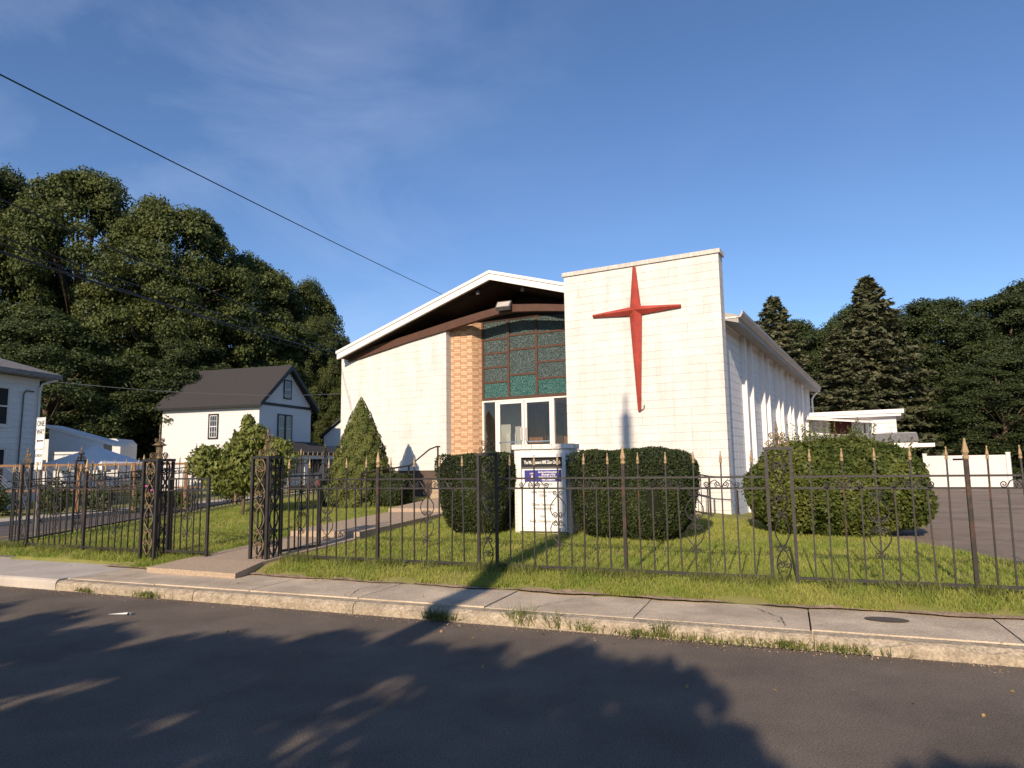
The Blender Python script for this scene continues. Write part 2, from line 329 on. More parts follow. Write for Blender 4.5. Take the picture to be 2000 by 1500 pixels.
# ---------------- church ----------------
TH=R(28.978); C0=(4.9935,15.9011,0)
ch=thing('church','white block church with gabled front, brick bay and tall right wall','church',C0,-TH)
def cb(name,a0,a1,b0,b1,z0,z1,m,parent=ch): return ob(name,MB().box(-a1,-a0,b0,b1,z0,z1),m,parent)
BL,BH=.4064,.2032
# tower wall: 300 separate blocks over a core
tw=cb('tower_wall',.01,4.055,.012,.42,.2,6.55,M['joint'])
bm_=[]
for k in range(3):
    mb=MB(); w,h=BL/2-.0008,BH/2-.0018; e=.0025; d=.03
    vs=[(-w,0,-h),(w,0,-h),(w,0,h),(-w,0,h)]; vi=[(-w+e,-e,-h+e),(w-e,-e,-h+e),(w-e,-e,h-e),(-w+e,-e,h-e)]
    mb.add([(x,y+d,z) for x,y,z in vs]+vs+vi,[(0,1,5,4),(1,2,6,5),(2,3,7,6),(3,0,4,7),(4,5,9,8),(5,6,10,9),(6,7,11,10),(7,4,8,11),(8,9,10,11)]); bm_.append(mb.mesh('block',M['white']))
zt=6.559; rest=MB()
for r_ in range(31):
    for c_ in range(10):
        x=-(c_+.5)*BL; z=zt-(r_+.5)*BH
        if r_<30: link('block',bm_[(r_*7+c_*3)%3],tw,(x+random.uniform(-.0015,.0015),.0+random.uniform(-.002,.002),z))
        else: rest.box(x-BL/2+.004,x+BL/2-.004,0,.03,z-BH/2+.004,z+BH/2-.004)
# tower side return blocks and rear
for r_ in range(31):
    z=zt-(r_+.5)*BH; rest.box(-.012,.0,.004,.415,z-BH/2+.004,z+BH/2-.004); rest.box(-4.07,-4.057,.004,.415,z-BH/2+.004,z+BH/2-.004)
tag(ob('block_rest',rest,M['white'],tw),kind='stuff')
for k in range(4):
    a0=-.05+k*1.04; cb('coping_stone',a0+.003,a0+1.037,-.045,.46,6.562,6.665+random.uniform(-.004,.004),M['coping'],tw)
# left front wall (blocks joined), under sloping beam
beam=[(12.43,4.93,5.20),(12.06,4.99,5.26),(9.6,5.425,5.64),(8.27,5.62,5.86),(7.69,5.715,5.95),(6.97,5.83,6.05),(6.45,5.90,6.115),(5.9,5.925,6.14),(5.1,5.85,6.05),(4.33,5.755,5.94),(4.07,5.72,5.90)]
def beam_at(a,k):
    for p,q in zip(beam,beam[1:]):
        if q[0]<=a<=p[0]: t=(a-p[0])/(q[0]-p[0]); return p[k]+(q[k]-p[k])*t
    return beam[-1][k]
lwall=ob('front_wall',MB().prism([(-12.425,1.44),(-8.255,1.44),(-8.255,beam_at(8.255,1)+.03),(-12.07,5.0),(-12.07,5.2),(-12.425,5.15)],.25,'y',.512),M['joint'],ch)
mb=MB(); ncol=10; cw=(12.43-8.25)/10.28; a=12.43
for c_ in range(11):
    a1=max(8.25,a-cw); z=1.44
    while z<5.7:
        z1=z+BH; top0=(5.16 if a>12.06 else beam_at(a,1)); top1=beam_at(a1,1) if a1<12.0 else 5.16
        zl,zr=min(z1,top0),min(z1,top1)
        if max(zl,zr)>z+.02:
            zl=max(zl,z+.01); y=.5+random.uniform(-.002,.002); g_=.002
            x0,x1=-a+.001,-a1-.001
            mb.add([(x0,y,z+g_),(x1,y,z+g_),(x1,y,zr-g_),(x0,y,zl-g_),(x0,y+.03,z+g_),(x1,y+.03,z+g_),(x1,y+.03,zr-g_),(x0,y+.03,zl-g_)],[(0,1,2,3),(0,4,5,1),(1,5,6,2),(2,6,7,3),(3,7,4,0)])
        z=z1
    a=a1
    if a<=8.26: break
z=1.44
while z<5.5: mb.box(-8.254,-8.243,.506,.757,z+.003,min(z+BH,5.6)-.003); z+=BH      # grey return
tag(ob('block_courses',mb,M['white'],lwall),kind='stuff')
cb('foundation',8.2,12.42,.53,.74,.3,1.435,M['foundation'])
# arched beam
mb=MB(); pts=[(-a,z) for a,z,_ in beam[1:]]+[(-a,z) for a,_,z in beam[1:]][::-1]
n=len(beam)-1; vs=[(-a,y,zz) for y in (.42,.60) for (a,zb,zt_) in beam[1:] for zz in (zb,zt_)]
fs=[]
for i in range(n-1):
    a0=2*i; b0=2*(i+1); m_=2*n
    fs+=[(a0,b0,b0+1,a0+1),(a0+m_,a0+1+m_,b0+1+m_,b0+m_),(a0+1,b0+1,b0+1+m_,a0+1+m_),(a0,a0+m_,b0+m_,b0)]
fs+=[(0,1,1+2*n,2*n)]
ob('arched_beam',MB().add(vs,fs),M['brown'],ch)
# roof
def roof_top(a): return 7.13-(a-6.43)*.312 if a>6.43 else 7.13-(6.43-a)*.301
prof=[(12.22,roof_top(12.22)),(6.43,7.13),(-.30,roof_top(-.3))]
def slab(name,b0,b1,dz0,dz1,m,ext=0,parent=ch,lo=None,hi=None):
    p=[(hi if hi is not None else 12.22+ext,0),(6.43,0),(lo if lo is not None else -.30,0)]
    up=[(-a,roof_top(a)+dz1) for a,_ in p]; dn=[(-a,roof_top(a)+dz0) for a,_ in p]
    return ob(name,MB().prism(up+dn[::-1],b1-b0,'y',b0),m,parent)
rf=slab('roof',.46,20.9,-.20,-.01,M['roof'])
slab('fascia',.05,.13,-.27,-.09,M['trim'],0,rf,lo=4.07); slab('fascia_cap',.02,.16,-.087,.0,M['trim'],.03,rf,lo=4.07)
slab('soffit',.132,.458,-.24,-.10,M['soffit'],-.02,rf,lo=4.07)
slab('soffit_deep',.459,2.34,-.26,-.205,M['soffit'],-.05,rf,lo=.3)
# gable infill above the beam, set back
gi=[(-a,z-.02) for a,_,z in beam[1:]]; ob('gable_infill',MB().prism([(-12.06,5.2)]+gi[1:]+[(-4.07,roof_top(4.07)-.24),(-6.43,6.86),(-11.9,roof_top(11.9)-.22)],.04,'y',2.3),M['soffit'],ch)
cb('entry_ceiling',4.07,8.25,1.30,2.29,5.88,5.95,M['soffit'])
cb('rear_gable_wall',.2,12.3,20.6,20.8,.2,5.0,M['white'])
cb('left_side_wall',12.2,12.42,.77,20.6,.2,5.1,M['sidewall'])
for k in range(2): 
    d_=ob('downlight',MB().lathe([(.05,0),(.07,.08),(.03,.14)],10),M['pole'],ch,(-(7.0-1.5*k),.34,roof_top(7.0-1.5*k)-.40))
# brick bay (joined small bricks)
def brick_plane(p0,p1,z0,z1,nm):
    p0=Vector(p0);p1=Vector(p1); d=(p1-p0); Ln=d.length; d.normalize(); nrm=Vector((d.y,-d.x)); 
    A=MB();B=MB(); cw=.205; rh=.0677; c=0; x=-.1*(nm==0)
    while x<Ln:
        x0=max(x,0)+.004; x1=min(x+cw,Ln)-.004; z=z0; r_=0
        if x1>x0+.01:
            while z<z1:
                dark=((r_+ (c%2)*2)%3==0) if (c%2) else (r_%3==0)
                q0=p0+d*x0; q1=p0+d*x1; o1=nrm*(.010+random.uniform(-.002,.002)); T=B if dark else A; za,zb=z+.004,z+rh-.003
                T.add([(*(q0+o1),za),(*(q1+o1),za),(*(q1+o1),zb),(*(q0+o1),zb),(*q0,za),(*q1,za),(*q1,zb),(*q0,zb)],[(0,1,2,3),(0,4,5,1),(1,5,6,2),(2,6,7,3),(3,7,4,0)])
                z+=rh; r_+=1
        x+=cw; c+=1
    return A,B
core=ob('brick_bay',MB().prism([(-8.25,.76),(-7.6,.955),(-7.43,1.26),(-7.43,1.5),(-8.25,1.5)],5.87-.6,'z',.6),M['mortar'],ch)
for i,(p,q) in enumerate([((-8.245,.757),(-7.6,.95)),((-7.597,.952),(-7.425,1.25))]):
    A,B=brick_plane(p,q,1.17,5.86,i); tag(ob('light_bricks',A,M['brickl'],core),kind='stuff'); tag(ob('dark_bricks',B,M['brickd'],core),kind='stuff')
# glazed entrance at b=1.25
GB=1.25; gl=ob('window_wall',MB().box(-7.43,-7.36,GB-.03,GB+.07,3.52,5.9).box(-4.2,-4.07,GB-.03,GB+.07,3.52,5.9).box(-7.36,-4.2,GB-.05,GB+.07,3.50,3.585),M['brown'],ch)
m1,m2=6.50,5.56
for a in (m1,m2): cb('mullion',a-.035,a+.035,GB-.03,GB+.06,3.586,5.9,M['brown'],gl)
cols=[(m1+.036,7.358,[3.59,4.05,4.50,4.93,5.36,5.88]),(m2+.036,m1-.036,[3.59,4.22,4.98,5.42,5.88]),(4.22,m2-.036,[3.59,4.05,4.53,4.98,5.40,5.88])]
for a0,a1,zs in cols:
    for k in range(len(zs)-1):
        z0,z1=zs[k],zs[k+1]; p=cb('pane',a0,a1,GB+.0,GB+.02,z0,z1-.001,M['stained_teal' if k==0 else 'stained_grey'],gl)
        if k: cb('glazing_bar',a0,a1,GB-.02,GB-.003,z0-.028,z0+.028,M['brown'],gl)
cb('header_void',4.2,7.36,GB+.08,GB+.1,3.5,5.9,M['dark'],gl)
# doors
def frame(name,a0,a1,z0,z1,t,b0,b1,m,parent): 
    return ob(name,MB().box(-a1,-a1+t,b0,b1,z0,z1).box(-a0-t,-a0,b0,b1,z0,z1).box(-a1+t,-a0-t,b0,b1,z1-t,z1).box(-a1+t,-a0-t,b0,b1,z0,z0+t*1.6),m,parent)
FZ=1.20
df=frame('door_frame',4.10,7.42,FZ,3.498,.045,GB-.04,GB+.08,M['alum'],ch)
for a in (6.93,5.06): cb('door_post',a-.035,a+.035,GB-.041,GB+.081,FZ+.073,3.452,M['alum'],df)
for a0,a1 in ((6.97,7.37),(4.15,5.02)): cb('side_pane',a0,a1,GB+.02,GB+.03,FZ+.075,3.45,M['glass'],df)
for a0,a1,hs in ((6.005,6.89,6.06),(5.10,5.985,5.93)):
    d_=frame('door',a0,a1,FZ+.08,3.447,.075,GB-.03,GB+.03,M['alum'],ch)
    cb('door_pane',a0+.077,a1-.077,GB-.004,GB+.004,FZ+.205,3.37,M['glass'],d_)
    cb('push_bar',a0+.06,a1-.06,GB-.075,GB-.05,2.22,2.25,M['chrome'],d_)
    ob('handle',MB().tube([(-hs,GB-.03,2.28),(-hs,GB-.11,2.30),(-hs,GB-.11,2.62),(-hs,GB-.03,2.64)],.014,8),M['alum'],d_)
# foyer
fo=cb('foyer',4.0,8.1,3.2,3.3,1.1,3.6,M['wood']); cb('foyer_floor',4.0,8.1,1.36,3.199,1.05,1.18,M['wood'],fo); cb('foyer_ceiling',4.0,8.1,1.36,3.199,3.5,3.6,M['intwhite'],fo)
cb('foyer_side',8.0,8.1,1.51,3.199,1.18,3.5,M['intwhite'],fo); cb('foyer_partition',6.78,8.0,2.5,2.6,1.18,3.5,M['intwhite'],fo); cb('foyer_side',4.0,4.1,1.36,3.199,1.18,3.5,M['wood'],fo)
for a in (5.2,5.95): cb('inner_door',a-.3,a+.3,3.14,3.19,1.19,3.2,M['brown'],fo)
cb('notice',6.95,7.3,2.46,2.49,1.5,2.55,M['signwhite'],fo)
# landing and steps, ramp
ld=cb('landing',4.15,8.15,-.35,1.2,.3,1.17,M['aggregate'])
for k in range(3): cb('step',6.05,7.75,-.35-.32*(3-k),-.352-.32*(2-k),.2,1.01-.16*(2-k),M['aggregate'],ld)
mb=MB(); mb.prism([(-4.14,.2),(-4.14,1.165),(-.2,.34),(-.2,.2)],.95,'y',-1.1); ob('ramp',mb,M['aggregate'],ch)
# side wall
sd=cb('side_wall',.19,.40,.42,20.6,.2,5.05,M['joint'])
mb=MB(); rows=24; 
for r_ in range(rows):
    z=.2+r_*BH; b=.425
    while b<20.55: mb.box(-.19,-.17,b+.004,min(b+BL,20.58)-.004,z+.004,min(z+BH,5.05)-.004); b+=BL
tag(ob('block_courses',mb,M['sidewall'],sd),kind='stuff')
for b0 in (3.09,6.10,9.2,12.22,15.4,18.6):
    for db in (0,1.0): cb('fin',.04,.169,b0+db,b0+db+.16,.2,5.03,M['trim'],sd)
    cb('slot_window',.15,.166,b0+.162,b0+.998,.8,5.0,M['sidewall'],sd)
ob('eave_board',MB().box(-.165,.28,.44,20.88,5.03,5.06),M['trim'],sd)
ob('gutter',MB().prism([(.25,5.02),(.36,5.04),(.41,5.12),(.42,5.19),(.39,5.19),(.38,5.13),(.34,5.07),(.26,5.05)],20.5,'y',.44),M['gutter'],sd)
ob('downspout',MB().tube([(.36,20.7,5.03),(.1,20.72,4.8),(-.02,20.72,4.6),(-.02,20.72,3.2)],.045,8),M['trim'],sd)
ob('conduit',MB().tube([(.05,.5,.9),(.05,.5,.35)],.03,8),M['blacktrim'],sd)
# cross
def arm(mb,c,tip,half,tiph,d0,d1):
    c=Vector(c);tip=Vector(tip); ax=(tip-c).normalized(); pr=Vector((-ax.y,ax.x))
    P=lambda v,y:(-v.x,y,v.y)
    A,B=c+pr*half,c-pr*half; C_,D=tip-pr*tiph,tip+pr*tiph
    vs=[P(A,d0),P(B,d0),P(C_,d0),P(D,d0),P(c,d1),P(tip,d0-.035),P(A,-.012),P(B,-.012),P(C_,-.012),P(D,-.012)]
    mb.add(vs,[(0,4,5,3),(4,1,2,5),(3,5,2),(0,3,9,6),(1,7,8,2),(2,8,9,3)])
mb=MB(); cc=(2.09,5.39)
for tip,h in (((2.09,6.52),.145),((2.08,2.86),.16),((3.24,5.385),.12),((.94,5.375),.12)): arm(mb,cc,tip,h,.034,-.07,-.20)
cr=thing('wall_cross','large red tapered metal cross mounted on the tall white wall','cross',C0,-TH); ob('cross_body',mb,M['red'],cr)
ob('cable',MB().tube([(-2.06,-.03,2.87),(-1.98,-.04,2.9),(-1.95,-.04,3.0)],.01,6),M['pole'],cr)
fl=thing('floodlight','square floodlight fixed to the brown arched beam','floodlight',(0,0,0)); fl.location=Vector(C0)+Matrix.Rotation(-TH,3,'Z')@Vector((-6.1,.30,6.10)); fl.rotation_euler=(0,0,-TH)
h_=ob('housing',MB().box(-.22,.22,-.06,.06,-.13,.13),M['pole'],fl); h_.rotation_euler=(R(-38),0,R(6))
h2=ob('lens',MB().box(-.19,.19,-.066,-.061,-.10,.10),M['gutter'],h_); ob('bracket',MB().tube([(0,.05,0),(0,.13,-.02)],.03,8),M['pole'],fl)
# handrails beside steps and ramp
def cw_(a,b,z): v=Matrix.Rotation(-TH,3,'Z')@Vector((-a,b,0)); return (C0[0]+v.x,C0[1]+v.y,z)
hr=thing('step_handrail','black iron handrail beside the church steps','handrail',C0,-TH)
ob('rail',MB().tube([(-8.35,-3.1,1.42),(-8.05,-1.5,1.60),(-7.95,-.75,2.04),(-7.92,-.45,2.12),(-7.92,-.3,2.12)],.022,8),M['iron'],hr)
for b,z0,z1 in ((-3.1,.6,1.42),(-1.5,.65,1.6),(-.4,1.15,2.12)): ob('post',MB().box(-8.35+(3.1+b)*.16-.018,-8.35+(3.1+b)*.16+.018,b-.018,b+.018,z0,z1),M['iron'],hr)
rr=thing('ramp_railing','black iron ramp railing descending along the tall white wall','railing',C0,-TH)
def rz_(a): return 1.17-(4.14-a)*.209
for dz,nm in ((.92,'top_rail'),(.48,'middle_rail'),(.10,'bottom_rail')): ob(nm,MB().tube([(-4.6,-1.15,rz_(4.14)+dz),(-4.14,-1.15,rz_(4.14)+dz),(-.2,-1.15,rz_(.2)+dz)]+([(.35,-1.15,rz_(.2)+dz-.03)] if dz>.9 else []),.016,6),M['iron'],rr)
for k in range(24):
    a=.2+k*.185; big=k%8==0; ob('post' if big else 'baluster',MB().box(-a-(.018 if big else .008),-a+(.018 if big else .008),-1.15-(.018 if big else .008),-1.15+(.018 if big else .008),rz_(min(a,4.14))-.02,rz_(min(a,4.14))+.92),M['iron'],rr)
# rear annex
an=thing('annex','low white flat-roofed annex behind the church with dark red door','annex',C0,-TH)
cb('wall',-3.57,.1,19.5,23.5,.2,3.5,M['siding'],an)
for z in np.arange(1.9,3.45,.22): cb('siding_board',-3.57,.1,19.47,19.497,z,z+.205,M['siding'],an)
ob('roof_edge',MB().box(-.1,3.9,19.1,24,3.64,3.82).box(-.1,3.78,19.16,24,3.52,3.638),M['trim'],an)
cb('door',-1.72,-.8,19.42,19.46,1.3,3.42,M['door_red'],an); cb('window',-3.02,-2.4,19.42,19.46,2.2,3.14,M['signwhite'],an)
ob('awning',MB().add([(-.1,19.45,3.62),(2.6,19.45,3.36),(2.7,18.3,3.24),(-.1,18.3,3.52),(-.1,19.45,3.57),(2.6,19.45,3.31),(2.7,18.3,3.19),(-.1,18.3,3.47)],[(0,1,2,3),(7,6,5,4),(0,3,7,4),(1,5,6,2),(2,6,7,3)]),M['trim'],an)
ob('awning_post',MB().tube([(2.3,18.4,3.2),(2.3,18.4,2.2)],.04,6),M['iron'],an)
po=thing('side_entry','low side entry with grey shingle roof and white fascia','entry porch',C0,-TH)
cb('wall',-3.95,.03,15.6,18.8,.2,2.02,M['white'],po); ob('fascia',MB().box(-.02,4.23,15.3,19,2.021,2.25).box(4.231,4.85,16.3,18,2.05,2.2),M['trim'],po)
rfm=MB(); 
sh=ob('roof',MB().prism([(15.25,2.251),(17.0,2.68),(17.0,2.251)],4.27,'x',-.03),M['joint'],po)
for r_ in range(8):
    for c_ in range(22):
        y=15.2+r_*.19; x=-.04+c_*.196; z=2.262+(r_*.19)*.245; o=random.uniform(-.006,.006)
        rfm.add([(x+.003,y,z),(x+.193,y,z),(x+.193,y+.24,z+.065),(x+.003,y+.24,z+.065),(x+.003,y,z+.018+o),(x+.193,y,z+.018+o)],[(4,5,2,3),(0,1,5,4)])
tag(ob('shingles',rfm,M['greyshingle'],po),kind='stuff')
# ---------------- ironwork ----------------
def spiral(c,r0,turns,a0,dirn=1,n=14,plane='xz'):
    out=[]
    for k in range(n+1):
        t=k/n; a=a0+dirn*turns*2*math.pi*t; r=r0*(1-.8*t); out.append((c[0]+r*math.cos(a),0,c[1]+r*math.sin(a)))
    return out
def tall_mesh(h,m):
    return MB().box(-.0078,.0078,-.0078,.0078,-.05,h).mesh('picket',m)
ir=M['iron']
ME={'tall':tall_mesh(1.33,ir),'short':tall_mesh(1.04,ir),'tallr':tall_mesh(1.33,M['rust'])}
ME['tip']=MB().lathe([(.010,0),(.016,.004),(.016,.026),(.010,.03),(.017,.044),(.013,.068),(.005,.11),(.008,.118),(.008,.127),(.003,.135)],8).mesh('finial',M['gold'])
ME['spear']=MB().lathe([(.022,0),(.03,.01),(.03,.03),(.018,.04),(.034,.075),(.026,.11),(.010,.19),(.012,.2),(.004,.215)],8).mesh('finial',M['gold'])
ME['post']=MB().box(-.02,.02,-.02,.02,-.1,1.33).mesh('post',M['rust'])
def lyre(sx):   # half of a double heart scroll
    p=[(0.0,.96)]+[(sx*x,z) for x,z in ((.02,.93),(.06,.885),(.095,.83),(.10,.77),(.075,.71),(.03,.675),(.012,.70))]
    q=[(sx*x,z) for x,z in ((.012,.625),(.03,.645),(.075,.61),(.10,.55),(.095,.49),(.06,.435),(.02,.39))]+[(0,.36)]
    mb=MB(); 
    for l in (p,q): mb.tube([(x,-.012,z) for x,z in l],.0065,5)
    for cz,a0,d in ((.985,-2.4,1),(.715,0,1),(.605,0,-1),(.335,2.4,-1)):
        mb.tube([(x+sx*.035,-.012,z) for x,_,z in spiral((0,cz),.032,1.3,a0 if sx>0 else math.pi-a0,d*sx)],.006,5)
    return mb
mb=lyre(1); l2=lyre(-1); mb.add(l2.v,l2.f); ME['lyre']=mb.mesh('scroll',ir)
mb=MB()
for sx in (1,-1):
    mb.tube([(sx*x,-.012,z) for x,z in ((.01,1.055),(.03,1.10),(.07,1.135),(.11,1.115),(.14,1.065),(.155,1.05))],.006,5)
    mb.tube([(x,-.012,z) for x,_,z in spiral((sx*.045,1.085),.034,1.4,-1.2 if sx>0 else math.pi+1.2,sx)],.006,5)
    mb.tube([(x,-.012,z) for x,_,z in spiral((sx*.165,1.085),.034,1.4,-1.9 if sx>0 else math.pi+1.9,sx)],.006,5)
ME['cscroll']=mb.mesh('scroll',ir)
def vine(h0,h1,w,m,name='scroll'):
    mb=MB(); n=40; k=(h1-h0)/.36
    for ph in (0,math.pi):
        mb.tube([(w*.85*math.sin(ph+math.pi*k*t/n)*1.0,-.0,h0+(h1-h0)*t/n) for t in range(n+1)],.0075,5)
    j=0; z=h0+.18
    while z<h1-.05:
        for sx in (1,-1): mb.tube([(x,0,zz) for x,_,zz in spiral((sx*w*.42,z),.042,1.4,math.pi/2,sx)],.0065,5)
        z+=.36 if j%2 else .18; j+=1
    mb.tube([(w*.8*math.cos(a),0,h1-.09+.085*math.sin(a)) for a in np.linspace(0,2*math.pi,17)],.0065,5)
    return mb.mesh(name,m)
ME['vine']=vine(.03,1.42,.085,ir); ME['vinegold']=vine(.03,1.42,.085,M['goldw'])
def crown(m):
    mb=MB()
    for sx in (1,-1):
        mb.tube([(sx*.012,0,0),(sx*.03,0,.05),(sx*.02,0,.10),(sx*.015,0,.13)],.007,5)
        mb.tube([(sx*.01,0,.12),(sx*.035,0,.06),(sx*.085,0,.008)],.007,5)
        mb.tube(spiral((sx*.085,.045),.037,1.5,-math.pi/2,sx),.0065,5); mb.tube(spiral((sx*.055,.135),.035,1.5,-math.pi/2-.6*sx,sx),.0065,5)
    mb.lathe([(.012,0),(.018,.12),(.024,.14),(.012,.17),(.018,.2),(.006,.27),(.008,.28),(.002,.29)],8)
    return mb.mesh('crown_ornament',m)
ME['crown']=crown(M['goldw'])
def fence_run(name,label,loc,ang,layout,zf,skip=()):
    t=thing(name,label,'iron fence',(loc[0],loc[1],0),ang)
    total=layout[-1][1]; kx,ky=math.cos(ang),math.sin(ang)
    Z=lambda s:zf(loc[0]+kx*s,loc[1]+ky*s)
    prev=None
    for kind,s in layout:
        z=Z(s)
        if kind=='post':
            link('post',ME['post'],t,(s,0,z)); link('finial',ME['spear'],t,(s,0,z+1.33))
        elif kind=='frame':
            f=ob('pillar_frame',MB().box(-.145,-.11,-.018,.018,-.1,1.46).box(.11,.145,-.018,.018,-.1,1.46).box(-.155,.155,-.03,.03,1.461,1.495),ir,t,(s,0,z))
            link('scroll',ME['vine'],f); link('crown_ornament',ME['crown'],f,(0,0,1.495))
        if prev is not None:
            pk,ps=prev; g0=ps+(.15 if pk=='frame' else .02 if pk=='post' else 0); g1=s-(.15 if kind=='frame' else .02 if kind=='post' else 0)
            z0,z1=Z(g0),Z(g1)
            for nm,h,w in (('top_rail',1.165,.011),('middle_rail',1.04,.011),('bottom_rail',.075,.014)):
                mb=MB(); mb.add([(x,y,zz+h+dz) for x,zz in ((g0,z0),(g1,z1)) for y in (-.013,.013) for dz in (-w,w)],[(0,1,3,2),(4,6,7,5),(0,4,5,1),(2,3,7,6),(1,5,7,3),(0,2,6,4)]); ob(nm,mb,ir,t)
            n=max(2,round((g1-g0)/.176)-1)
            if n%2==0: n+=1
            for k in range(n):
                x=g0+(g1-g0)*(k+1)/(n+1); zz=z0+(z1-z0)*(k+1)/(n+1); tall=k%2==0; rusty=random.random()<.25
                p=link('picket',ME['tallr' if rusty and tall else 'tall' if tall else 'short'],t,(x,0,zz)); p.rotation_euler=(random.gauss(0,.010),random.gauss(0,.011),0)
                if tall: link('finial',ME['tip'],p,(0,0,1.33))
                if n>=7 and k==n//2: link('scroll',ME['lyre'],p)
                if n>=7 and k in (2,n-3): link('scroll',ME['cscroll'],p)
        prev=(kind,s)
    return t
fz=lambda x,y: lawn_z(x,y)
fence_run('iron_fence','long black iron fence with gold spear tips right of the gate',tuple(FO+FD*.1),FA,[('end',0.08),('post',1.75),('frame',3.41),('post',5.2),('frame',6.95),('post',8.73),('frame',10.45),('post',12.2)],fz)
LA=math.atan2(-1.55,3.35); LP=(-5.78,10.98)
fence_run('iron_fence','black iron fence left of the gate beside the shaded sidewalk',(LP[0]-math.cos(LA)*3.75,LP[1]-math.sin(LA)*3.75),LA,[('end',0.0),('frame',.48),('post',2.15),('end',3.72)],fz)
SA=math.atan2(.988,.154)
fence_run('iron_fence','black iron fence running back along the side street',(-9.2,12.5),SA,[('end',0),('frame',1.7),('post',3.6),('frame',5.6),('post',7.6),('frame',9.6),('post',11.6),('frame',13.6),('end',15.2)],fz)
def gate_pillar(label,x,y,lantern):
    t=thing('gate_pillar',label,'gate pillar',(x,y,lawn_z(x,y)),FA,'openwork gate pillars'); w=.145
    for sx in (-1,1):
        for sy in (-1,1): ob('corner_post',MB().box(sx*w-.02,sx*w+.02,sy*w-.02,sy*w+.02,-.1,1.48),ir,t)
    ob('top_frame',MB().box(-.17,.17,-.17,.17,1.481,1.52),ir,t)
    for k,rz in enumerate((0,math.pi/2,math.pi,-math.pi/2)):
        o=link('scroll',ME['vinegold' if k==0 else 'vine'],t,(math.sin(rz)*w,-math.cos(rz)*w,.02),rz); o.scale=(1.25,1,1.02)
        for dx in (-.05,.05): ob('inner_bar',MB().box(-.008,.008,-.008,.008,0,1.48),ir,t,(math.sin(rz)*(w-.03)+math.cos(rz)*dx,-math.cos(rz)*(w-.03)+math.sin(rz)*dx,0))
    if lantern:
        lt=ob('lantern',MB().lathe([(.05,0),(.06,.02),(.045,.05),(.05,.2),(.11,.215),(.03,.27),(.012,.30),(.014,.40),(.02,.42),(.01,.5),(.003,.56)],8),M['goldw'],t,(0,0,1.52))
    else: ob('spire',MB().lathe([(.03,0),(.02,.03),(.014,.2),(.05,.23),(.014,.27),(.014,.33),(.02,.36),(.006,.45)],8),M['goldw'],t,(0,0,1.52))
    for rz in (0,math.pi/2):
        mb=MB()
        for sx in (1,-1): mb.tube(spiral((sx*.12,.06),.055,1.5,-math.pi/2,sx),.0065,5); mb.tube([(sx*.12,0,.005),(sx*.05,0,.10),(sx*.02,0,.25)],.0065,5); mb.tube(spiral((sx*.06,.30),.035,1.4,-math.pi/2,sx),.006,5)
        ob('crown_ornament',mb,M['goldw'],t,(0,0,1.52),rz)
    return t
gate_pillar('black openwork gate pillar with lantern, left of the walk',-5.62,10.88,True)
gate_pillar('black openwork gate pillar with gold scrolls, right of the walk',-3.68,10.28,False)
def gate_leaf(label,x,y,ang):
    t=thing('gate_leaf',label,'gate',(x,y,lawn_z(x,y)+.06),ang,'gate leaves')
    ob('gate_frame',MB().box(0,.03,-.015,.015,0,1.17).box(.79,.83,-.018,.018,-.04,1.17).box(.03,.79,-.012,.012,1.13,1.155).box(.03,.79,-.012,.012,.95,.975).box(.03,.79,-.012,.012,.02,.05),ir,t)
    for k in range(5):
        x_=.03+.76*(k+1)/6; p=ob('picket',MB().box(x_-.008,x_+.008,-.008,.008,.05,1.13 if k%2==0 else .95),ir,t)
        if k==2: link('scroll',ME['lyre'],p,(x_,0,-.06))
    return t
gate_leaf('closed iron gate leaf hanging at the lantern pillar',-5.42,10.82,FA+.02); gate_leaf('open iron gate leaf swung back beside the walk',-3.52,10.45,FA+1.45)
# ---------------- sign monument ----------------
SGS=.93
SG=thing('church_sign','white brick sign with black header and blue banner between clipped hedges','sign',(.52,12.15,.33),-.30)
def sb(n,a,m,p=SG): return ob(n,MB().box(*a),m,p)
SG.scale=(SGS,1,1)
body=sb('brick_body',(-.56,.56,0,.5,0,1.52),M['joint']); mb=MB()
for r_ in range(22):
    z=r_*.069; off=(r_%2)*.1
    for k in range(-1,7):
        x0=max(-.56,-.56+k*.2+off); x1=min(.56,-.56+(k+1)*.2+off)
        if x1-x0>.02: mb.box(x0+.004,x1-.004,-.008,.02,z+.004,z+.065)
    for k in range(3):
        y0=max(0,-.05+k*.2+off*.6); y1=min(.5,y0+.2)
        mb.box(.55,.568,y0+.004,y1-.004,z+.004,z+.065)
tag(ob('painted_bricks',mb,M['coping'] if False else M['white'],body),kind='stuff')
mb=MB()
for k in range(6): mb.box(-.60+k*.2+.003,-.60+(k+1)*.2-.003,-.05,.54,1.525,1.61)
ob('cap_course',mb,mat('flaking_white',(.50,.44,.38),.9,0,16,.6,60,col2=(.76,.72,.66),ramp=(.36,.5)),SG)
frm=ob('cabinet_frame',MB().box(-.47,-.40,-.09,-.009,.10,1.45).box(.40,.47,-.09,-.009,.10,1.45).box(-.40,.40,-.09,-.009,1.38,1.45).box(-.40,.40,-.09,-.009,.10,.16),M['trim'],SG)
bd=sb('message_board',(-.398,.398,-.03,-.012,.162,1.175),M['signwhite']); hd=sb('header',(-.398,.398,-.034,-.012,1.212,1.378),M['black'])
sb('sill_gap',(-.398,.398,-.028,-.012,1.177,1.21),M['pole']); bn=sb('banner',(-.35,.37,-.040,-.031,.955,1.155),M['blue'])
_dg=None
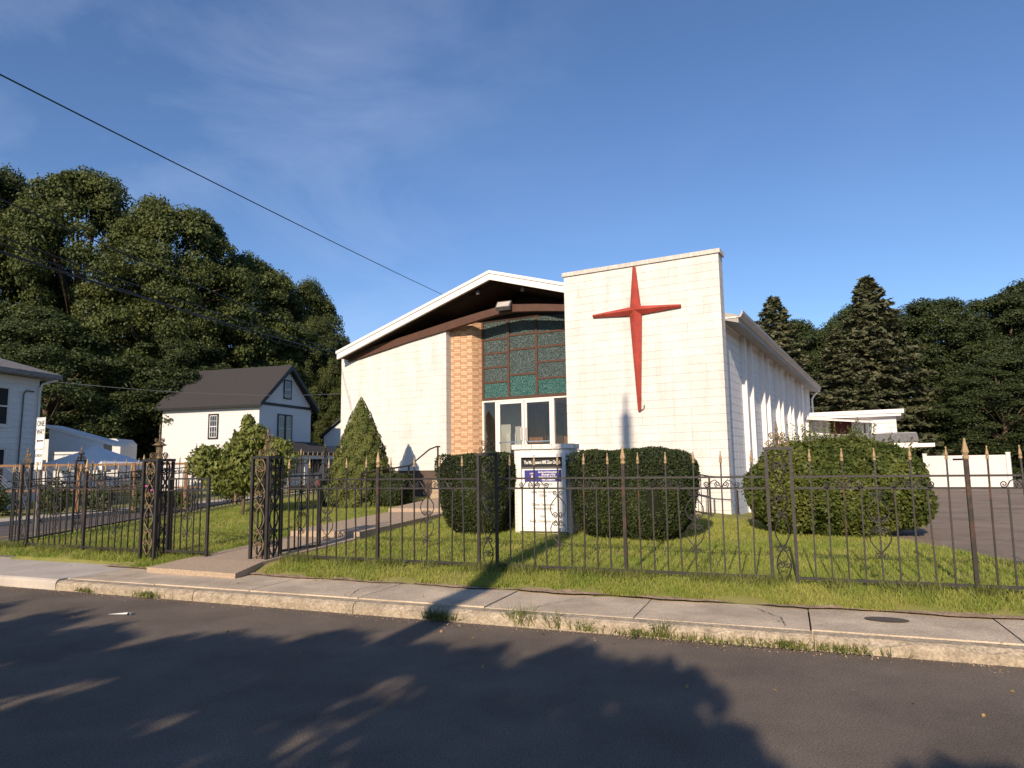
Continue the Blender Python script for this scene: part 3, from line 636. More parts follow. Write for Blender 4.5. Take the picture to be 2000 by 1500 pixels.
def text(s,size,m,parent,x,z,y,align='CENTER',sx=1,name='lettering',bold=.0012):
    cu=bpy.data.curves.new('t','FONT'); cu.body=s; cu.size=size; cu.align_x=align; cu.extrude=.0008; cu.offset=bold; cu.resolution_u=2
    o=bpy.data.objects.new('t',cu); COL.objects.link(o); bpy.context.view_layer.update()
    me=bpy.data.meshes.new_from_object(o.evaluated_get(bpy.context.evaluated_depsgraph_get())); bpy.data.objects.remove(o); bpy.data.curves.remove(cu)
    me.materials.clear(); me.materials.append(m); p=link(name,me,parent,(x,y,z)); p.rotation_euler=(R(90),0,0); p.scale=(sx,1,1); return p
text('The Mt. Pleasant AME Zion Church',.082,M['signwhite'],hd,0,1.265,-.0362,sx=.60,bold=.0018)
for k,(s_,sz) in enumerate([('Serving and Demonstrating',.038),('the people of God',.038),('Guided by the Holy Spirit,',.038),('with Compassion',.038)]): text(s_,.05,M['signwhite'],bn,.12,1.105-.044*k,-.0415,sx=.72)
heart=[(0,-.055),(.05,0),(.045,.035),(.02,.042),(0,.025),(-.02,.042),(-.045,.035),(-.05,0)]
ob('heart_emblem',MB().tube([(-.20+x*1.1,-.0415,1.045+z*1.3) for x,z in heart+heart[:1]],.0025,4),M['redprint'],bn)
ob('hand_emblem',MB().lathe([(.02,0),(.022,.02),(.015,.035)],8,(-.20,-.04,1.01)).box(-.215,-.211,-.043,-.0405,1.04,1.068).box(-.206,-.202,-.043,-.0405,1.04,1.074).box(-.197,-.193,-.043,-.0405,1.04,1.072).box(-.188,-.184,-.043,-.0405,1.04,1.064),M['signwhite'],bn)
text('LOVE',.034,M['signwhite'],bn,-.21,1.085,-.0415,sx=.8)
for s_,z,sz in [('mountpleasantame',.90,.062),('Sunday Worship Service',.765,.058),('10:00 am',.70,.058),('Christian Development',.545,.058),('Wednesday 6:00pm',.475,.058),('Pastor',.345,.052),('Rev. L. Christopher Lew',.255,.064)]: text(s_,sz*1.12,M['grey_text'],bd,0,z-.01,-.0315,sx=.74)
for z in (.85,.63,.415,.215): sb('line_rule',(-.34,.34,-.0325,-.0302,z-.002,z+.002),M['joint'],bd)
# ---------------- hedges, bushes ----------------
def hedge(name,label,cat,x,y,rz,prof_fn,n,leaf,size,core_scale=.965,group=None,jit=.6,lamp=.02):
    t=thing(name,label,cat,(x,y,lawn_z(x,y)-.03),rz,group)
    u=unit(n); P=np.array([prof_fn(v) for v in u]); lump=1+lamp*(np.sin(P[:,0:1]*5.3+P[:,2:3]*4.1)+.8*np.sin(P[:,1:2]*7-P[:,2:3]*6.3+1)+.6*np.sin(P[:,0:1]*13+P[:,1:2]*11))+rng.normal(0,lamp*.5,(n,1))
    c=np.array([0,0,P[:,2].mean()]); Q=c+(P-c)*lump
    link('foliage',quads_mesh('foliage',leaves(Q,u,size,.55,jit),M[leaf]),t)
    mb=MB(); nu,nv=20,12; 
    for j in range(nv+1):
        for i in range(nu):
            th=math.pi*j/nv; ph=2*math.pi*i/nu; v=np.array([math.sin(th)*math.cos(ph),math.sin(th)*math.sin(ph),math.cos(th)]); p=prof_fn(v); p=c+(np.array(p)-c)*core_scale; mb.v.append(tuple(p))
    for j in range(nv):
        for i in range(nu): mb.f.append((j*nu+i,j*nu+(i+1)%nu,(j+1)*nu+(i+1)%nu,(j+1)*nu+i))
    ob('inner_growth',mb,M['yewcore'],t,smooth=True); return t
def superbox(wx,wy,h,p=5,taper=.12):
    def f(v):
        k=(abs(v[0])**p+abs(v[1])**p+abs(v[2])**p)**(-1/p); q=v*k; z=h/2+q[2]*h/2; s_=1-taper*(1-z/h)**1.3
        return (q[0]*wx/2*s_,q[1]*wy/2*s_,z)
    return f
hedge('yew_hedge','squarish clipped yew hedge left of the church sign','hedge',-.62,12.55,-.35,superbox(1.42,1.2,1.42,6,.30),26000,'leaf_yew',.042,group='clipped yew hedges',lamp=.028)
hedge('yew_hedge','wide clipped yew hedge right of the church sign','hedge',2.05,11.75,-.36,superbox(2.2,1.5,1.48,5,.26),42000,'leaf_yew',.042,group='clipped yew hedges',lamp=.028)
hedge('yew_hedge','low clipped hedge beside the cone-shaped spruce','hedge',-3.55,18.2,-.5,superbox(1.9,.9,.85,6,.1),14000,'leaf_yew',.055,group='clipped yew hedges',lamp=.028)
def ell(wx,wy,h):
    def f(v):
        p=2.5; k=(abs(v[0])**p+abs(v[1])**p+abs(v[2])**p)**(-1/p); q=v*k; z=h*.5+q[2]*h*.5; return (q[0]*wx/2,q[1]*wy/2,z)
    return f
bu=hedge('privet_bush','large rounded privet bush with stray shoots beside the parking lot','bush',5.85,12.5,-.3,ell(2.9,2.3,1.66),46000,'leaf_privet',.075,.90,jit=.95,lamp=.042)
sp=[];
for k in range(150):
    a=random.uniform(0,6.28); r_=random.uniform(.2,1.0); x=math.cos(a)*r_*1.45; y=math.sin(a)*r_*1.05; z0=1.75*.5+.87*math.sqrt(max(0,1-r_**2.5)); hgt=random.uniform(.1,.42)*(1.2-r_*.5)
    for j in range(14): sp.append((x+random.gauss(0,.012)+x*.06*j/14,y+random.gauss(0,.012),z0-.05+hgt*j/13))
sp=np.array(sp); link('shoots',quads_mesh('shoots',leaves(sp,np.tile([0,0,1.],(len(sp),1)),.06,.4,.9),M['leaf_privet']),bu)
def cone_tree(label,x,y,h,rad,n,leaf,size):
    t=thing('spruce_shrub',label,'conifer',(x,y,lawn_z(x,y)-.03)); z=h*(1-np.sqrt(rng.uniform(0,1,n))); z=np.clip(z,0,h*.995)
    a=rng.uniform(0,2*np.pi,n); rr=rad*np.power(1-z/h,.82)*np.where(z<.25,.85+.6*z,1)
    lump=1+.07*np.sin(a*6+z*8)+.06*np.sin(a*10-z*12)+.05*np.sin(a*4+z*21)+rng.normal(0,.025,n); rr=rr*lump
    P=np.stack([rr*np.cos(a),rr*np.sin(a),z],1); nr=np.stack([np.cos(a),np.sin(a),np.full(n,.35)],1)
    link('foliage',quads_mesh('foliage',leaves(P,nr,size,.5,.55),M[leaf]),t)
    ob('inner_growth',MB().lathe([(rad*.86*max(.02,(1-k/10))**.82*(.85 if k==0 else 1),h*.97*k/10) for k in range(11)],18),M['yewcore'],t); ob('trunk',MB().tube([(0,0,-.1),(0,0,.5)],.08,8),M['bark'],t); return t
cone_tree('cone-shaped dwarf spruce against the white church wall',-4.12,18.55,2.95,1.06,50000,'leaf_alberta',.05)
# small broadleaf tree, arborvitae, garden shrubs
def lobes_tree(name,label,cat,x,y,z,spec,leaf,size,n_per,trunk,group=None,droop=0,asp=.6):
    t=thing(name,label,cat,(x,y,z),0,group); P=[];Nn=[]
    for (cx,cy,cz,rx,rz) in spec:
        u=unit(n_per); r_=rng.uniform(.55,1.05,(n_per,1)); P.append(np.array([cx,cy,cz])+u*r_*np.array([rx,rx,rz])); Nn.append(u+np.array([0,0,.3]))
    link('crown',quads_mesh('crown',leaves(np.concatenate(P),np.concatenate(Nn),size,asp,.7,droop),M[leaf]),t)
    mb=MB()
    for pts,rs in trunk: mb.tube(pts,rs,7)
    ob('trunk',mb,M['bark'],t); return t
sp_=[(0,0,1.45,.5,.4),(-.45,.1,1.25,.42,.35),(.42,-.1,1.3,.45,.35),(-.1,.2,1.85,.4,.3),(.15,0,2.2,.28,.3),(-.25,0,.95,.45,.3),(.3,.1,.95,.42,.28),(-.65,0,1.7,.2,.25),(.55,0,1.85,.2,.25),(.05,0,2.55,.12,.2)]
lobes_tree('young_tree','young broadleaf tree with drooping leaves behind the gate','tree',-6.55,16.7,.38,[(a*1.4,b*1.3,c*.90,d*1.3,e*1.05) for a,b,c,d,e in sp_]+[(.75,.1,1.5,.5,.5),(-.85,0,1.35,.5,.45),(.5,-.3,1.05,.55,.4)],'leaf_dogwood',.14,620,[([(0,0,-.1),(.02,0,.5),(-.03,0,1.3),(0,0,2.1)],[.045,.04,.025,.01]),([(0,0,.7),(-.4,.1,1.4)],[.02,.008]),([(0,0,.8),(.4,-.1,1.5)],[.02,.008])],droop=.9,asp=.5)
lobes_tree('arborvitae','narrow green arborvitae in front of the house porch','tree',-11.6,28.5,.15,[(0,0,.5+.35*k,.62-.09*k,.45) for k in range(7)],'leaf_privet',.12,500,[([(0,0,-.1),(0,0,1.6)],[.07,.04])])
for k,(px,yy,w,h,lf) in enumerate([(-17.0,22.6,1.0,1.1,'leaf_garden'),(-15.4,23.0,.9,1.25,'leaf_privet'),(-14.6,24.4,.7,.9,'leaf_garden'),(-13.2,24.9,.9,1.1,'leaf_garden'),(-12.4,25.6,.7,.8,'leaf_privet'),(-18.3,22.0,.8,1.3,'leaf_privet')]):
    lobes_tree('garden_shrub',['pale leafy garden shrub at the left picture edge, across the side street','tall bushy garden shrub behind the signpost','small grey-green garden plant beside the timber fence post','broad pale garden plant below the canopy tent','small green shrub near the timber fence end','tall leafy shrub below the old house wall'][k],'shrub',px,yy,.13,[(random.uniform(-.3,.3)*w,random.uniform(-.3,.3)*w,h*random.uniform(.3,.7),w*.4,h*.35) for _ in range(6)],lf,.11,260,[([(0,0,-.05),(0,0,h*.5)],[.02,.01])],group='garden shrubs across the side street')
for k,(x,y,z,m) in enumerate([(-13.1,24.6,.95,'pink'),(-12.9,24.55,.8,'pink'),(-18.0,21.7,1.2,'flower')]):
    tag(ob('flower_head',MB().lathe([(.02,0),(.07,.03),(.08,.06),(.03,.09)],8),M[m],None,(x,y,z)),['pink flower head above the broad pale plant','smaller pink flower head beside the broad pale plant','red flower head by the old house'][k],'flower')
# ---------------- houses ----------------
def siding(mb,p0,p1,z0,z1,step=.16,topfn=None,t=.02):
    p0=Vector(p0);p1=Vector(p1); d=(p1-p0).normalized(); n=Vector((d.y,-d.x)); z=z0
    while z<z1-.01:
        ze=min(z+step,z1); a,b=p0,p1
        if topfn: 
            f0,f1=topfn(z); a=p0+(p1-p0)*f0; b=p0+(p1-p0)*f1
        vs=[(*(a+n*t),z),(*(b+n*t),z),(*(b+n*.004),ze),(*(a+n*.004),ze),(*a,z),(*b,z)]; mb.add(vs,[(0,1,2,3),(4,5,1,0)]); z=ze
def window(parent,w,h,x,y,z,rz,trim,panes=(2,2),m='darkglass'):
    f=ob('window',MB().box(-w/2-.1,w/2+.1,-.05,0,-.1,0).box(-w/2-.1,w/2+.1,-.05,0,h,h+.1).box(-w/2-.1,-w/2,-.05,0,0,h).box(w/2,w/2+.1,-.05,0,0,h),M[trim],parent,(x,y,z),rz)
    ob('pane',MB().box(-w/2,w/2,-.015,-.005,0,h),M[m],f)
    mb=MB().box(-w/2,w/2,-.04,-.016,h/2-.03,h/2+.03).box(-w/2,-w/2+.05,-.035,-.016,0,h).box(w/2-.05,w/2,-.035,-.016,0,h).box(-w/2,w/2,-.035,-.016,0,.05).box(-w/2,w/2,-.035,-.016,h-.05,h)
    for k in range(1,panes[0]): x_=-w/2+w*k/panes[0]; mb.box(x_-.015,x_+.015,-.03,-.016,.05,h/2-.03 if panes[1]<3 else h); mb.box(x_-.015,x_+.015,-.03,-.016,h/2+.03,h-.05)
    if panes[1]>2:
        for q in (.25,.75): mb.box(-w/2,w/2,-.03,-.016,h*q-.012,h*q+.012)
    ob('sash',mb,M['siding'],f); return f
# gabled white house; local x = gable width (front gable faces +x'), built in local frame: corner at origin, side wall along -x, gable along +y
HA=math.atan2(1.25,-4.3)  # direction of the side wall (leftwards)
hx=Vector((-7.6*.957,7.6*.29)); 
wh=thing('white_house','white clapboard house with dark gable roof and black window trim','house',(-16.7,44.9,.1),math.atan2(-.29,.957))
# local: x from -7.9 (left) to 0 (corner), y from 0 (side facing camera) to 5.6 (gable right side at x=0)
HW,HL,HE=5.9,7.9,5.75
ob('wall',MB().box(-HL+.02,-.02,.02,HW-.02,0,HE).prism([(.02,HE),(HW-.02,HE),(HW/2,HE+2.55)],.1,'x',-.14),M['siding'],wh)
mb=MB(); siding(mb,(-HL,0),(0,0),.2,HE,.2); siding(mb,(0,0),(0,HW),.2,HE-.0,.2); ob('clapboards',mb,M['siding'],wh)
mb=MB()
for k in range(30):
    y=.1+k*.195; h_=2.5*(1-abs(y+.09-HW/2)/(HW/2))
    if h_>.05: mb.box(-.03,.012,y+.004,y+.19,HE+.12,HE+.1+h_)
ob('gable_boards',mb,M['siding'],wh)
ob('belt_trim',MB().box(-.02,.05,-.03,HW+.03,HE-.08,HE+.1),M['blacktrim'],wh)
rf=ob('roof',MB().prism([(-.45,HE-.12),(HW/2,HE+2.75),(HW+.45,HE-.12),(HW+.45,HE-.0),(HW/2,HE+2.92),(-.45,HE+.0)],HL+.75,'x',-HL-.35),M['shingle'],wh)
ob('rake_board',MB().prism([(-.47,HE-.30),(HW/2,HE+2.56),(HW+.47,HE-.30),(HW+.47,HE-.02),(HW/2,HE+2.90),(-.47,HE-.02)],.05,'x',.405),M['blacktrim'],rf)
ob('eave_trim',MB().box(-HL-.3,.38,-.44,-.40,HE-.26,HE-.06),M['blacktrim'],rf)
window(wh,.62,1.5,-3.6,-.02,3.55,0,'blacktrim',(3,4)); 
for yy in (2.25,3.1): window(wh,.6,1.75,.03,yy+.05,3.3,R(90),'blacktrim',(1,2))
window(wh,.7,1.15,.03,HW/2,6.35,R(90),'blacktrim',(1,2)); 
window(wh,.8,1.9,.03,3.9,.9,R(90),'blacktrim',(1,2))
pr=ob('porch_roof',MB().add([(.02,-.1,2.95),(.02,HW+.6,2.95),(2.5,HW+.6,2.1),(2.5,-.1,2.1),(.02,-.1,2.8),(.02,HW+.6,2.8),(2.5,HW+.6,1.95),(2.5,-.1,1.95)],[(0,1,2,3),(7,6,5,4),(0,3,7,4),(1,5,6,2),(2,6,7,3)]),M['shingle'],wh); pr.location.z=.35
ob('porch_beam',MB().box(2.2,2.36,0,HW+.5,2.05,2.32),M['siding'],wh)
for yy in (.15,2.0,4.1,6.2): 
    c_=ob('porch_column',MB().box(2.2,2.36,yy-.08,yy+.08,.3,2.05).box(2.15,2.41,yy-.13,yy+.13,1.72,1.80),M['siding'],wh)
ob('porch_deck',MB().box(.03,2.45,-.1,HW+.5,0,.3),M['pole'],wh); ob('railing_top',MB().box(2.24,2.32,.2,HW+.4,1.1,1.16),M['pole'],wh)
for k in range(34): ob('baluster',MB().box(2.26,2.30,.3+k*.175,.34+k*.175,.3,1.1),M['siding'],wh)
tp=ob('porch_tarp',MB().add([(.3,-.6,3.15),(1.9,-.3,3.05),(1.7,.9,3.0),(.4,.8,3.4)],[(0,1,2,3)]),M['teal'],wh)
# old two-storey house at left edge
oh=thing('old_house','old white two-storey house with hip roof at the left edge','house',(-19.75,28.2,.1),math.atan2(.985,.17))
# local x = along receding wall, y to the left(-): wall at y=0 facing -y'?  receding dir x'; normal to right = -y'
ob('wall',MB().box(-9,-.02,.02,8,0,5.3),M['siding_old'],oh); mb=MB(); siding(mb,(-9,0),(0,0),.3,5.0,.23,t=.028); ob('clapboards',mb,M['siding_old'],oh)
ob('corner_board',MB().box(-.1,.02,-.045,.06,.2,5.3).box(-9,-.1,-.04,.0,5.0,5.3),M['siding'],oh)
ob('roof',MB().add([(-10,-.6,5.32),(.6,-.6,5.32),(.6,8.6,5.32),(-10,8.6,5.32),(-3.6,3.9,7.2),(-6,4.1,7.2),(-10,-.6,5.5),(.6,-.6,5.5),(.6,8.6,5.5),(-10,8.6,5.5)],[(6,7,4,5),(7,8,4),(8,9,5,4),(9,6,5),(0,1,7,6),(1,2,8,7),(3,2,1,0)]),M['greyshingle'],oh)
for z in (.9,3.3): window(oh,.8,1.5,-1.75,-.03,z,0,'siding',(1,2))
ob('gutter_elbow',MB().tube([(.45,-.5,5.3),(.1,-.12,5.1),(.02,-.09,4.9),(.02,-.09,.3)],.05,8),M['siding'],oh)
ob('service_pipe',MB().tube([(-.25,-.07,4.75),(-.62,-.07,4.75),(-.72,-.07,4.6),(-.78,-.07,.4)],.028,8),M['pole'],oh)
# carport with posts
cp_=thing('carport','white gabled carport roof on posts beside the old house','carport',(-21.3,31.3,.1),R(5))
ob('roof',MB().prism([(-.2,3.62),(2.9,2.72),(2.9,2.58),(-.2,3.48)],1.5,'y',0),M['trim'],cp_); ob('gable_board',MB().prism([(0,3.42),(2.4,2.72),(2.4,2.35),(0,2.35)],.06,'y',.06),M['siding_old'],cp_)
for x in (.1,2.3): ob('post',MB().box(x-.09,x+.09,.05,.23,0,2.349),M['siding'],cp_)
ob('hanging_bar',MB().box(.2,2.2,.1,.14,2.2,2.24),M['pole'],cp_)
for k,x in enumerate((-20.6,-19.7)):
    lobes_tree('hanging_basket',['hanging flower basket nearest the old house','hanging flower basket nearest the carport post'][k],'flower basket',x,31.4,1.75,[(0,0,.1,.32,.22),(.1,0,-.1,.25,.2)],'leaf_dark',.1,200,[([(0,0,.3),(0,0,.55)],[.006,.006])],group='hanging flower baskets')
rv=thing('camper','white camper trailer parked behind the carport','camper',(-25.4,38.2,.1),R(8))
ob('body',MB().prism([(-3.5,.6),(3.1,.6),(3.25,.9),(3.25,3.0),(3.0,3.25),(-3.5,3.25)],2.3,'y',0),M['siding'],rv)
for x,z in ((-.9,1.5),(.35,1.5),(1.5,1.5),(2.5,2.45),(2.5,1.4)): ob('window',MB().box(x-.3,x+.3,-.03,-.005,z,z+.6),M['darkglass'],rv)
for x in (-.8,.1): ob('wheel',MB().lathe([(.33,-.1),(.36,0),(.33,.1)],16),M['rubber'],rv,(x,.1,.36)).rotation_euler=(R(90),0,0)
tn=thing('canopy_tent','white pop-up canopy tent behind the timber fence','tent',(-18.6,30.6,.1),R(-8))
ob('canopy',MB().add([(-1.5,-1.5,1.75),(1.5,-1.5,1.75),(1.5,1.5,1.75),(-1.5,1.5,1.75),(0,0,2.55),(-1.5,-1.5,1.5),(1.5,-1.5,1.5),(1.5,1.5,1.5),(-1.5,1.5,1.5)],[(0,1,4),(1,2,4),(2,3,4),(3,0,4),(5,6,1,0),(6,7,2,1),(7,8,3,2),(8,5,0,3)]),M['canvas'],tn)
for x in (-1.45,1.45):
    for y in (-1.45,1.45): ob('leg',MB().box(x-.025,x+.025,y-.025,y+.025,0,1.75),M['galv'],tn)
gg=thing('small_garage','small white garage with dark roof left of the white house','garage',(-23.2,48,.1),R(-14))
ob('wall',MB().box(0,3.4,0,4,0,2.7).prism([(0,2.7),(3.4,2.7),(1.7,3.6)],.2,'y',0),M['siding'],gg); ob('roof',MB().prism([(-.3,2.55),(1.7,3.65),(3.7,2.55),(3.7,2.7),(1.7,3.82),(-.3,2.7)],4.4,'y',-.2),M['shingle'],gg); ob('door',MB().box(1.3,2.3,-.03,-.005,0,2),M['greysiding'],gg)
sd2=thing('gabled_shed','white and grey gabled shed between house and church','shed',(-15.6,56.5,.1),R(-8))
ob('wall',MB().box(0,4.6,0,6,0,3.2),M['greysiding'],sd2); ob('gable_wall',MB().prism([(-.01,3.2),(4.61,3.2),(4.61,4.0),(2.3,5.9),(-.01,4.0)],.3,'y',-.03),M['siding'],sd2)
mb=MB(); siding(mb,(0,0),(4.6,0),.1,3.2,.2); ob('clapboards',mb,M['greysiding'],sd2)
ob('roof',MB().prism([(-.3,3.85),(2.3,6.0),(4.9,3.85),(4.9,4.0),(2.3,6.2),(-.3,4.0)],6.5,'y',-.3),M['shingle'],sd2); window(sd2,.7,.9,2.3,-.04,3.7,0,'siding',(2,2)); ob('vent',MB().box(2.0,2.6,-.06,-.031,5.0,5.4),M['siding'],sd2)
# timber and chain link fence
tf=thing('timber_fence','brown timber fence with chain link panels across the side street','fence',(-18.9,23.6,.13),math.atan2(.28,.96))
for k in range(6):
    x=k*1.75; ob('post',MB().box(x-.05,x+.05,-.05,.05,0,1.72),M['timber'],tf)
    if k<5:
        ob('top_rail',MB().box(x+.051,x+1.699,-.03,.03,1.62,1.70),M['timber'],tf); ob('low_rail',MB().box(x+.051,x+1.699,-.03,.03,.75,.82),M['timber'],tf)
        if k%2==0: ob('brace',MB().tube([(x+.1,-.05,1.55),(x+.85,-.05,.85)],.04,4),M['timber'],tf)
        mb=MB()
        for j in range(-8,16):
            for sgn in (1,-1):
                x0=x+.06+j*.11; pts=[(x0,1.6),(x0+sgn*.8,.8)]
                a0=max(x+.06,min(x+1.69,pts[0][0])); 
                def zat(xx): return 1.6-.8*(xx-x0)/(sgn*.8)
                lo,hi=sorted((x0,x0+sgn*.8)); lo=max(lo,x+.06); hi=min(hi,x+1.69)
                if hi>lo+.02: mb.tube([(lo,.0,zat(lo)),(hi,.0,zat(hi))],.004,3,False)
        tag(ob('chain_link',mb,M['galv'],tf),kind='stuff')
# one way sign
sg=thing('street_sign','one way sign with arrow and plate below on a grey post','street sign',(-10.3,14.9,.1),FA-.15)
ob('post',MB().tube([(0,.02,0),(0,.02,2.6)],.03,8),M['pole'],sg)
p1=ob('one_way_plate',MB().box(-.19,.19,-.016,-.012,1.96,2.66),M['signwhite'],sg); p2=ob('sunday_plate',MB().box(-.155,.155,-.016,-.012,1.53,1.95),M['signwhite'],sg)
ob('plate_border',MB().box(-.18,.18,-.0175,-.0165,2.64,2.648).box(-.18,.18,-.0175,-.0165,1.972,1.98).box(-.18,-.172,-.0175,-.0165,1.98,2.64).box(.172,.18,-.0175,-.0165,1.98,2.64),M['black'],p1)
text('ONE',.17,M['black'],p1,.0,2.47,-.0175,sx=.85,bold=.004); text('WAY',.17,M['black'],p1,0,2.29,-.0175,sx=.78,bold=.004)
ob('arrow',MB().add([(-.14,-.0175,2.15),(-.08,-.0175,2.19),(-.08,-.0175,2.165),(.14,-.0175,2.165),(.14,-.0175,2.135),(-.08,-.0175,2.135),(-.08,-.0175,2.11)],[(0,6,5,4,3,2,1)]),M['black'],p1)
text('SUNDAY',.095,M['pole'],p2,0,1.80,-.0175,sx=.78,bold=.002); text('ONLY',.11,M['pole'],p2,0,1.62,-.0175,sx=.85,bold=.002)
# parked car
car=thing('parked_car','dark sport utility car parked beyond the side fence','car',(-7.9,30.5,.03),R(-11))
ob('body',MB().prism([(0,.35),(0,.95),(.12,1.05),(.35,1.62),(2.6,1.68),(3.5,1.12),(4.5,1.0),(4.6,.4)],1.8,'x',-.9),M['carpaint'],car)
ob('rear_window',MB().add([(-.72,.16,1.12),(.72,.16,1.12),(.62,.325,1.55),(-.62,.325,1.55)],[(0,1,2,3)]),M['darkglass'],car)
for sx in (-1,1):
    ob('tail_light',MB().box(sx*.74-.1,sx*.74+.1,-.02,.05,.75,1.0),M['tail'],car)
    for yy in (.9,3.6): w_=ob('wheel',MB().lathe([(.22,-.11),(.34,-.1),(.34,.1),(.22,.11)],16),M['rubber'],car,(sx*.82,yy,.34)); w_.rotation_euler=(0,R(90),0); ob('rim',MB().lathe([(.2,-.115),(.2,.115)],12),M['galv'],w_)
ob('licence_plate',MB().box(-.16,.16,-.03,-.005,.72,.88),M['signwhite'],car); ob('bumper',MB().box(-.88,.88,-.08,-.005,.42,.62),M['blacktrim'],car)
bn_=thing('wheelie_bin','black wheeled bin beside the house porch','bin',(-9.6,38,.1)); ob('body',MB().add([(-.25,-.28,0),(.25,-.28,0),(.25,.28,0),(-.25,.28,0),(-.3,-.35,1.0),(.3,-.35,1.0),(.3,.35,1.0),(-.3,.35,1.0)],[(3,2,1,0),(0,1,5,4),(1,2,6,5),(2,3,7,6),(3,0,4,7),(4,5,6,7)]),M['blacktrim'],bn_); ob('lid',MB().box(-.32,.32,-.38,.37,1.002,1.07),M['blacktrim'],bn_)
# traffic cone
tcn_=thing('traffic_cone','orange traffic cone at the church corner','traffic cone',(5.32,15.1,.27)); ob('base',MB().box(-.18,.18,-.18,.18,0,.03),M['blacktrim'],tcn_); ob('cone',MB().lathe([(.13,.031),(.03,.5),(.02,.5)],14),M['orange'],tcn_,smooth=True)
# vinyl fence
vf=thing('vinyl_fence','white vinyl privacy fence at the back of the parking lot','fence',(18.6,31,.2),math.atan2(-.72,.695))
for k in range(3):
    x=k*1.55; ob('post',MB().box(x-.07,x+.07,-.07,.07,0,1.55).box(x-.08,x+.08,-.08,.08,1.551,1.59),M['trim'],vf)
    if k<2:
        ob('top_rail',MB().box(x+.071,x+1.479,-.03,.03,1.35,1.48),M['trim'],vf); ob('bottom_rail',MB().box(x+.071,x+1.479,-.03,.03,.05,.18),M['trim'],vf)
        for j in range(7): ob('board',MB().box(x+.075+j*.2,x+.075+j*.2+.195,-.015,.015,.181,1.349 if not(k==0 and j>4) else 1.27),M['trim'],vf)
pf=thing('picket_fence','weathered low picket fence beyond the vinyl fence','fence',(22.8,29.5,.2),R(-30))
ob('rail',MB().box(0,6,.02,.05,.35,.42).box(0,6,.02,.05,.8,.87),M['galv'],pf)
for k in range(50): ob('picket',MB().box(k*.12,k*.12+.09,0,.018,.1,1.05),mat('grey_wood',(.35,.29,.23),.9,.2,4),pf)
# ---------------- wires ----------------
import sys
def ray(px,py,Y):
    Mx=co.matrix_world; d=Mx.to_3x3()@Vector(((px-1000)/1331.7,-(py-750)/1331.7,-1)); return Vector((0,0,1.6))+d*(Y/d.y)
def wire(label,a,b,r_,sag,m='wire'):
    a=Vector(a);b=Vector(b); pts=[a.lerp(b,k/14)-Vector((0,0,sag*4*(k/14)*(1-k/14))) for k in range(15)]
    tag(ob('overhead_wire',MB().tube(pts,r_,5),M[m]),label,'wire',group='overhead wires')
wire('long overhead wire crossing the open sky to the church roof',ray(-60,115,11),ray(905,594,46),.016,.1)
wire('uppermost overhead wire crossing the left trees',ray(-60,362,14),ray(720,690,60),.02,.2)
wire('second overhead wire across the left trees',ray(-60,440,14),ray(690,690,60),.018,.25)
wire('third overhead wire across the left trees',ray(-60,452,14.5),ray(680,700,60),.015,.4)
wire('thick lowest overhead cable across the left trees',ray(-60,472,14),ray(700,698,60),.032,.25)
wire('pale service wire from old house to the right',ray(92,744,29),ray(680,768,48),.014,.35,'wirepale')
# ---------------- trees ----------------
def deciduous(seed,H,Rc,nl,per,leaf,size,base=.25):
    r_=np.random.default_rng(seed); P=[];Nn=[]; tr=MB(); tr.tube([(0,0,-.5),(.1,0,H*.2),(0,.1,H*.5),(.1,.1,H*.8)],[H*.022,H*.018,H*.011,.03],8)
    for k in range(nl):
        t=r_.uniform(base,1) if k>2 else .97; prof=math.sin(math.pi*min(1,max(.08,((t-base*.6)/(1.04-base*.6))**.85)))**.7
        a=r_.uniform(0,6.283); rad=Rc*prof*(.45+.55*r_.uniform(0,1)**.4) if k>2 else Rc*.15
        c=np.array([rad*math.cos(a),rad*math.sin(a),H*t-Rc*.12]); lr=Rc*r_.uniform(.10,.20)
        u=unit(per); u[:,2]=np.where(r_.uniform(0,1,per)<.75,np.abs(u[:,2]),u[:,2]); q=c+u*lr*r_.uniform(.55,1.15,(per,1))*np.array([1,1,.85]); P.append(q); Nn.append(u+np.array([0,0,.35]))
        if k%9==0: tr.tube([(0,0,max(H*.15,c[2]*.62)),tuple(c*np.array([.5,.5,1])-np.array([0,0,lr*.6])),tuple(c)],[H*.007,H*.004,.02],5)
    return quads_mesh('crown',leaves(np.concatenate(P),np.concatenate(Nn),size,.75,.75),M[leaf]),tr.mesh('trunk',M['bark'],True)
def spruce(seed,H,Rb,leaf,size,n):
    r_=np.random.default_rng(seed); P=[];Nn=[]; nb=int(H*11)
    for k in range(nb):
        t=(k+r_.uniform())/nb; z=H*(.06+.93*t); rad=Rb*(1-t)**.8*r_.uniform(.65,1.1)+.15; a=k*2.4+r_.uniform(-.4,.4); m_=max(12,int(n/nb*(.35+1.3*(1-t)))); s_=np.sqrt(r_.uniform(0,1,m_))
        w=.16*rad+.1; off=r_.normal(0,1,m_)*w*(1.1-s_*.7); x=rad*s_; zz=z-.22*rad*s_**1.3+.12*rad*s_**3+r_.normal(0,.08,m_)-np.abs(off)*.25
        P.append(np.stack([x*math.cos(a)-off*math.sin(a),x*math.sin(a)+off*math.cos(a),zz],1)); Nn.append(np.tile([.3*math.cos(a),.3*math.sin(a),.8],(m_,1)))
    return quads_mesh('crown',leaves(np.concatenate(P),np.concatenate(Nn),size,.45,.6,.5),M[leaf]),MB().tube([(0,0,-.5),(0,0,H*.97)],[H*.018,.03],8).mesh('trunk',M['bark'],True)
PR=[deciduous(11,20,7.2,300,560,'leaf_maple',.19,.05),deciduous(12,20,7.0,290,560,'leaf_maple',.19,.04),deciduous(13,20,7.4,300,520,'leaf_dark',.20,.03)]
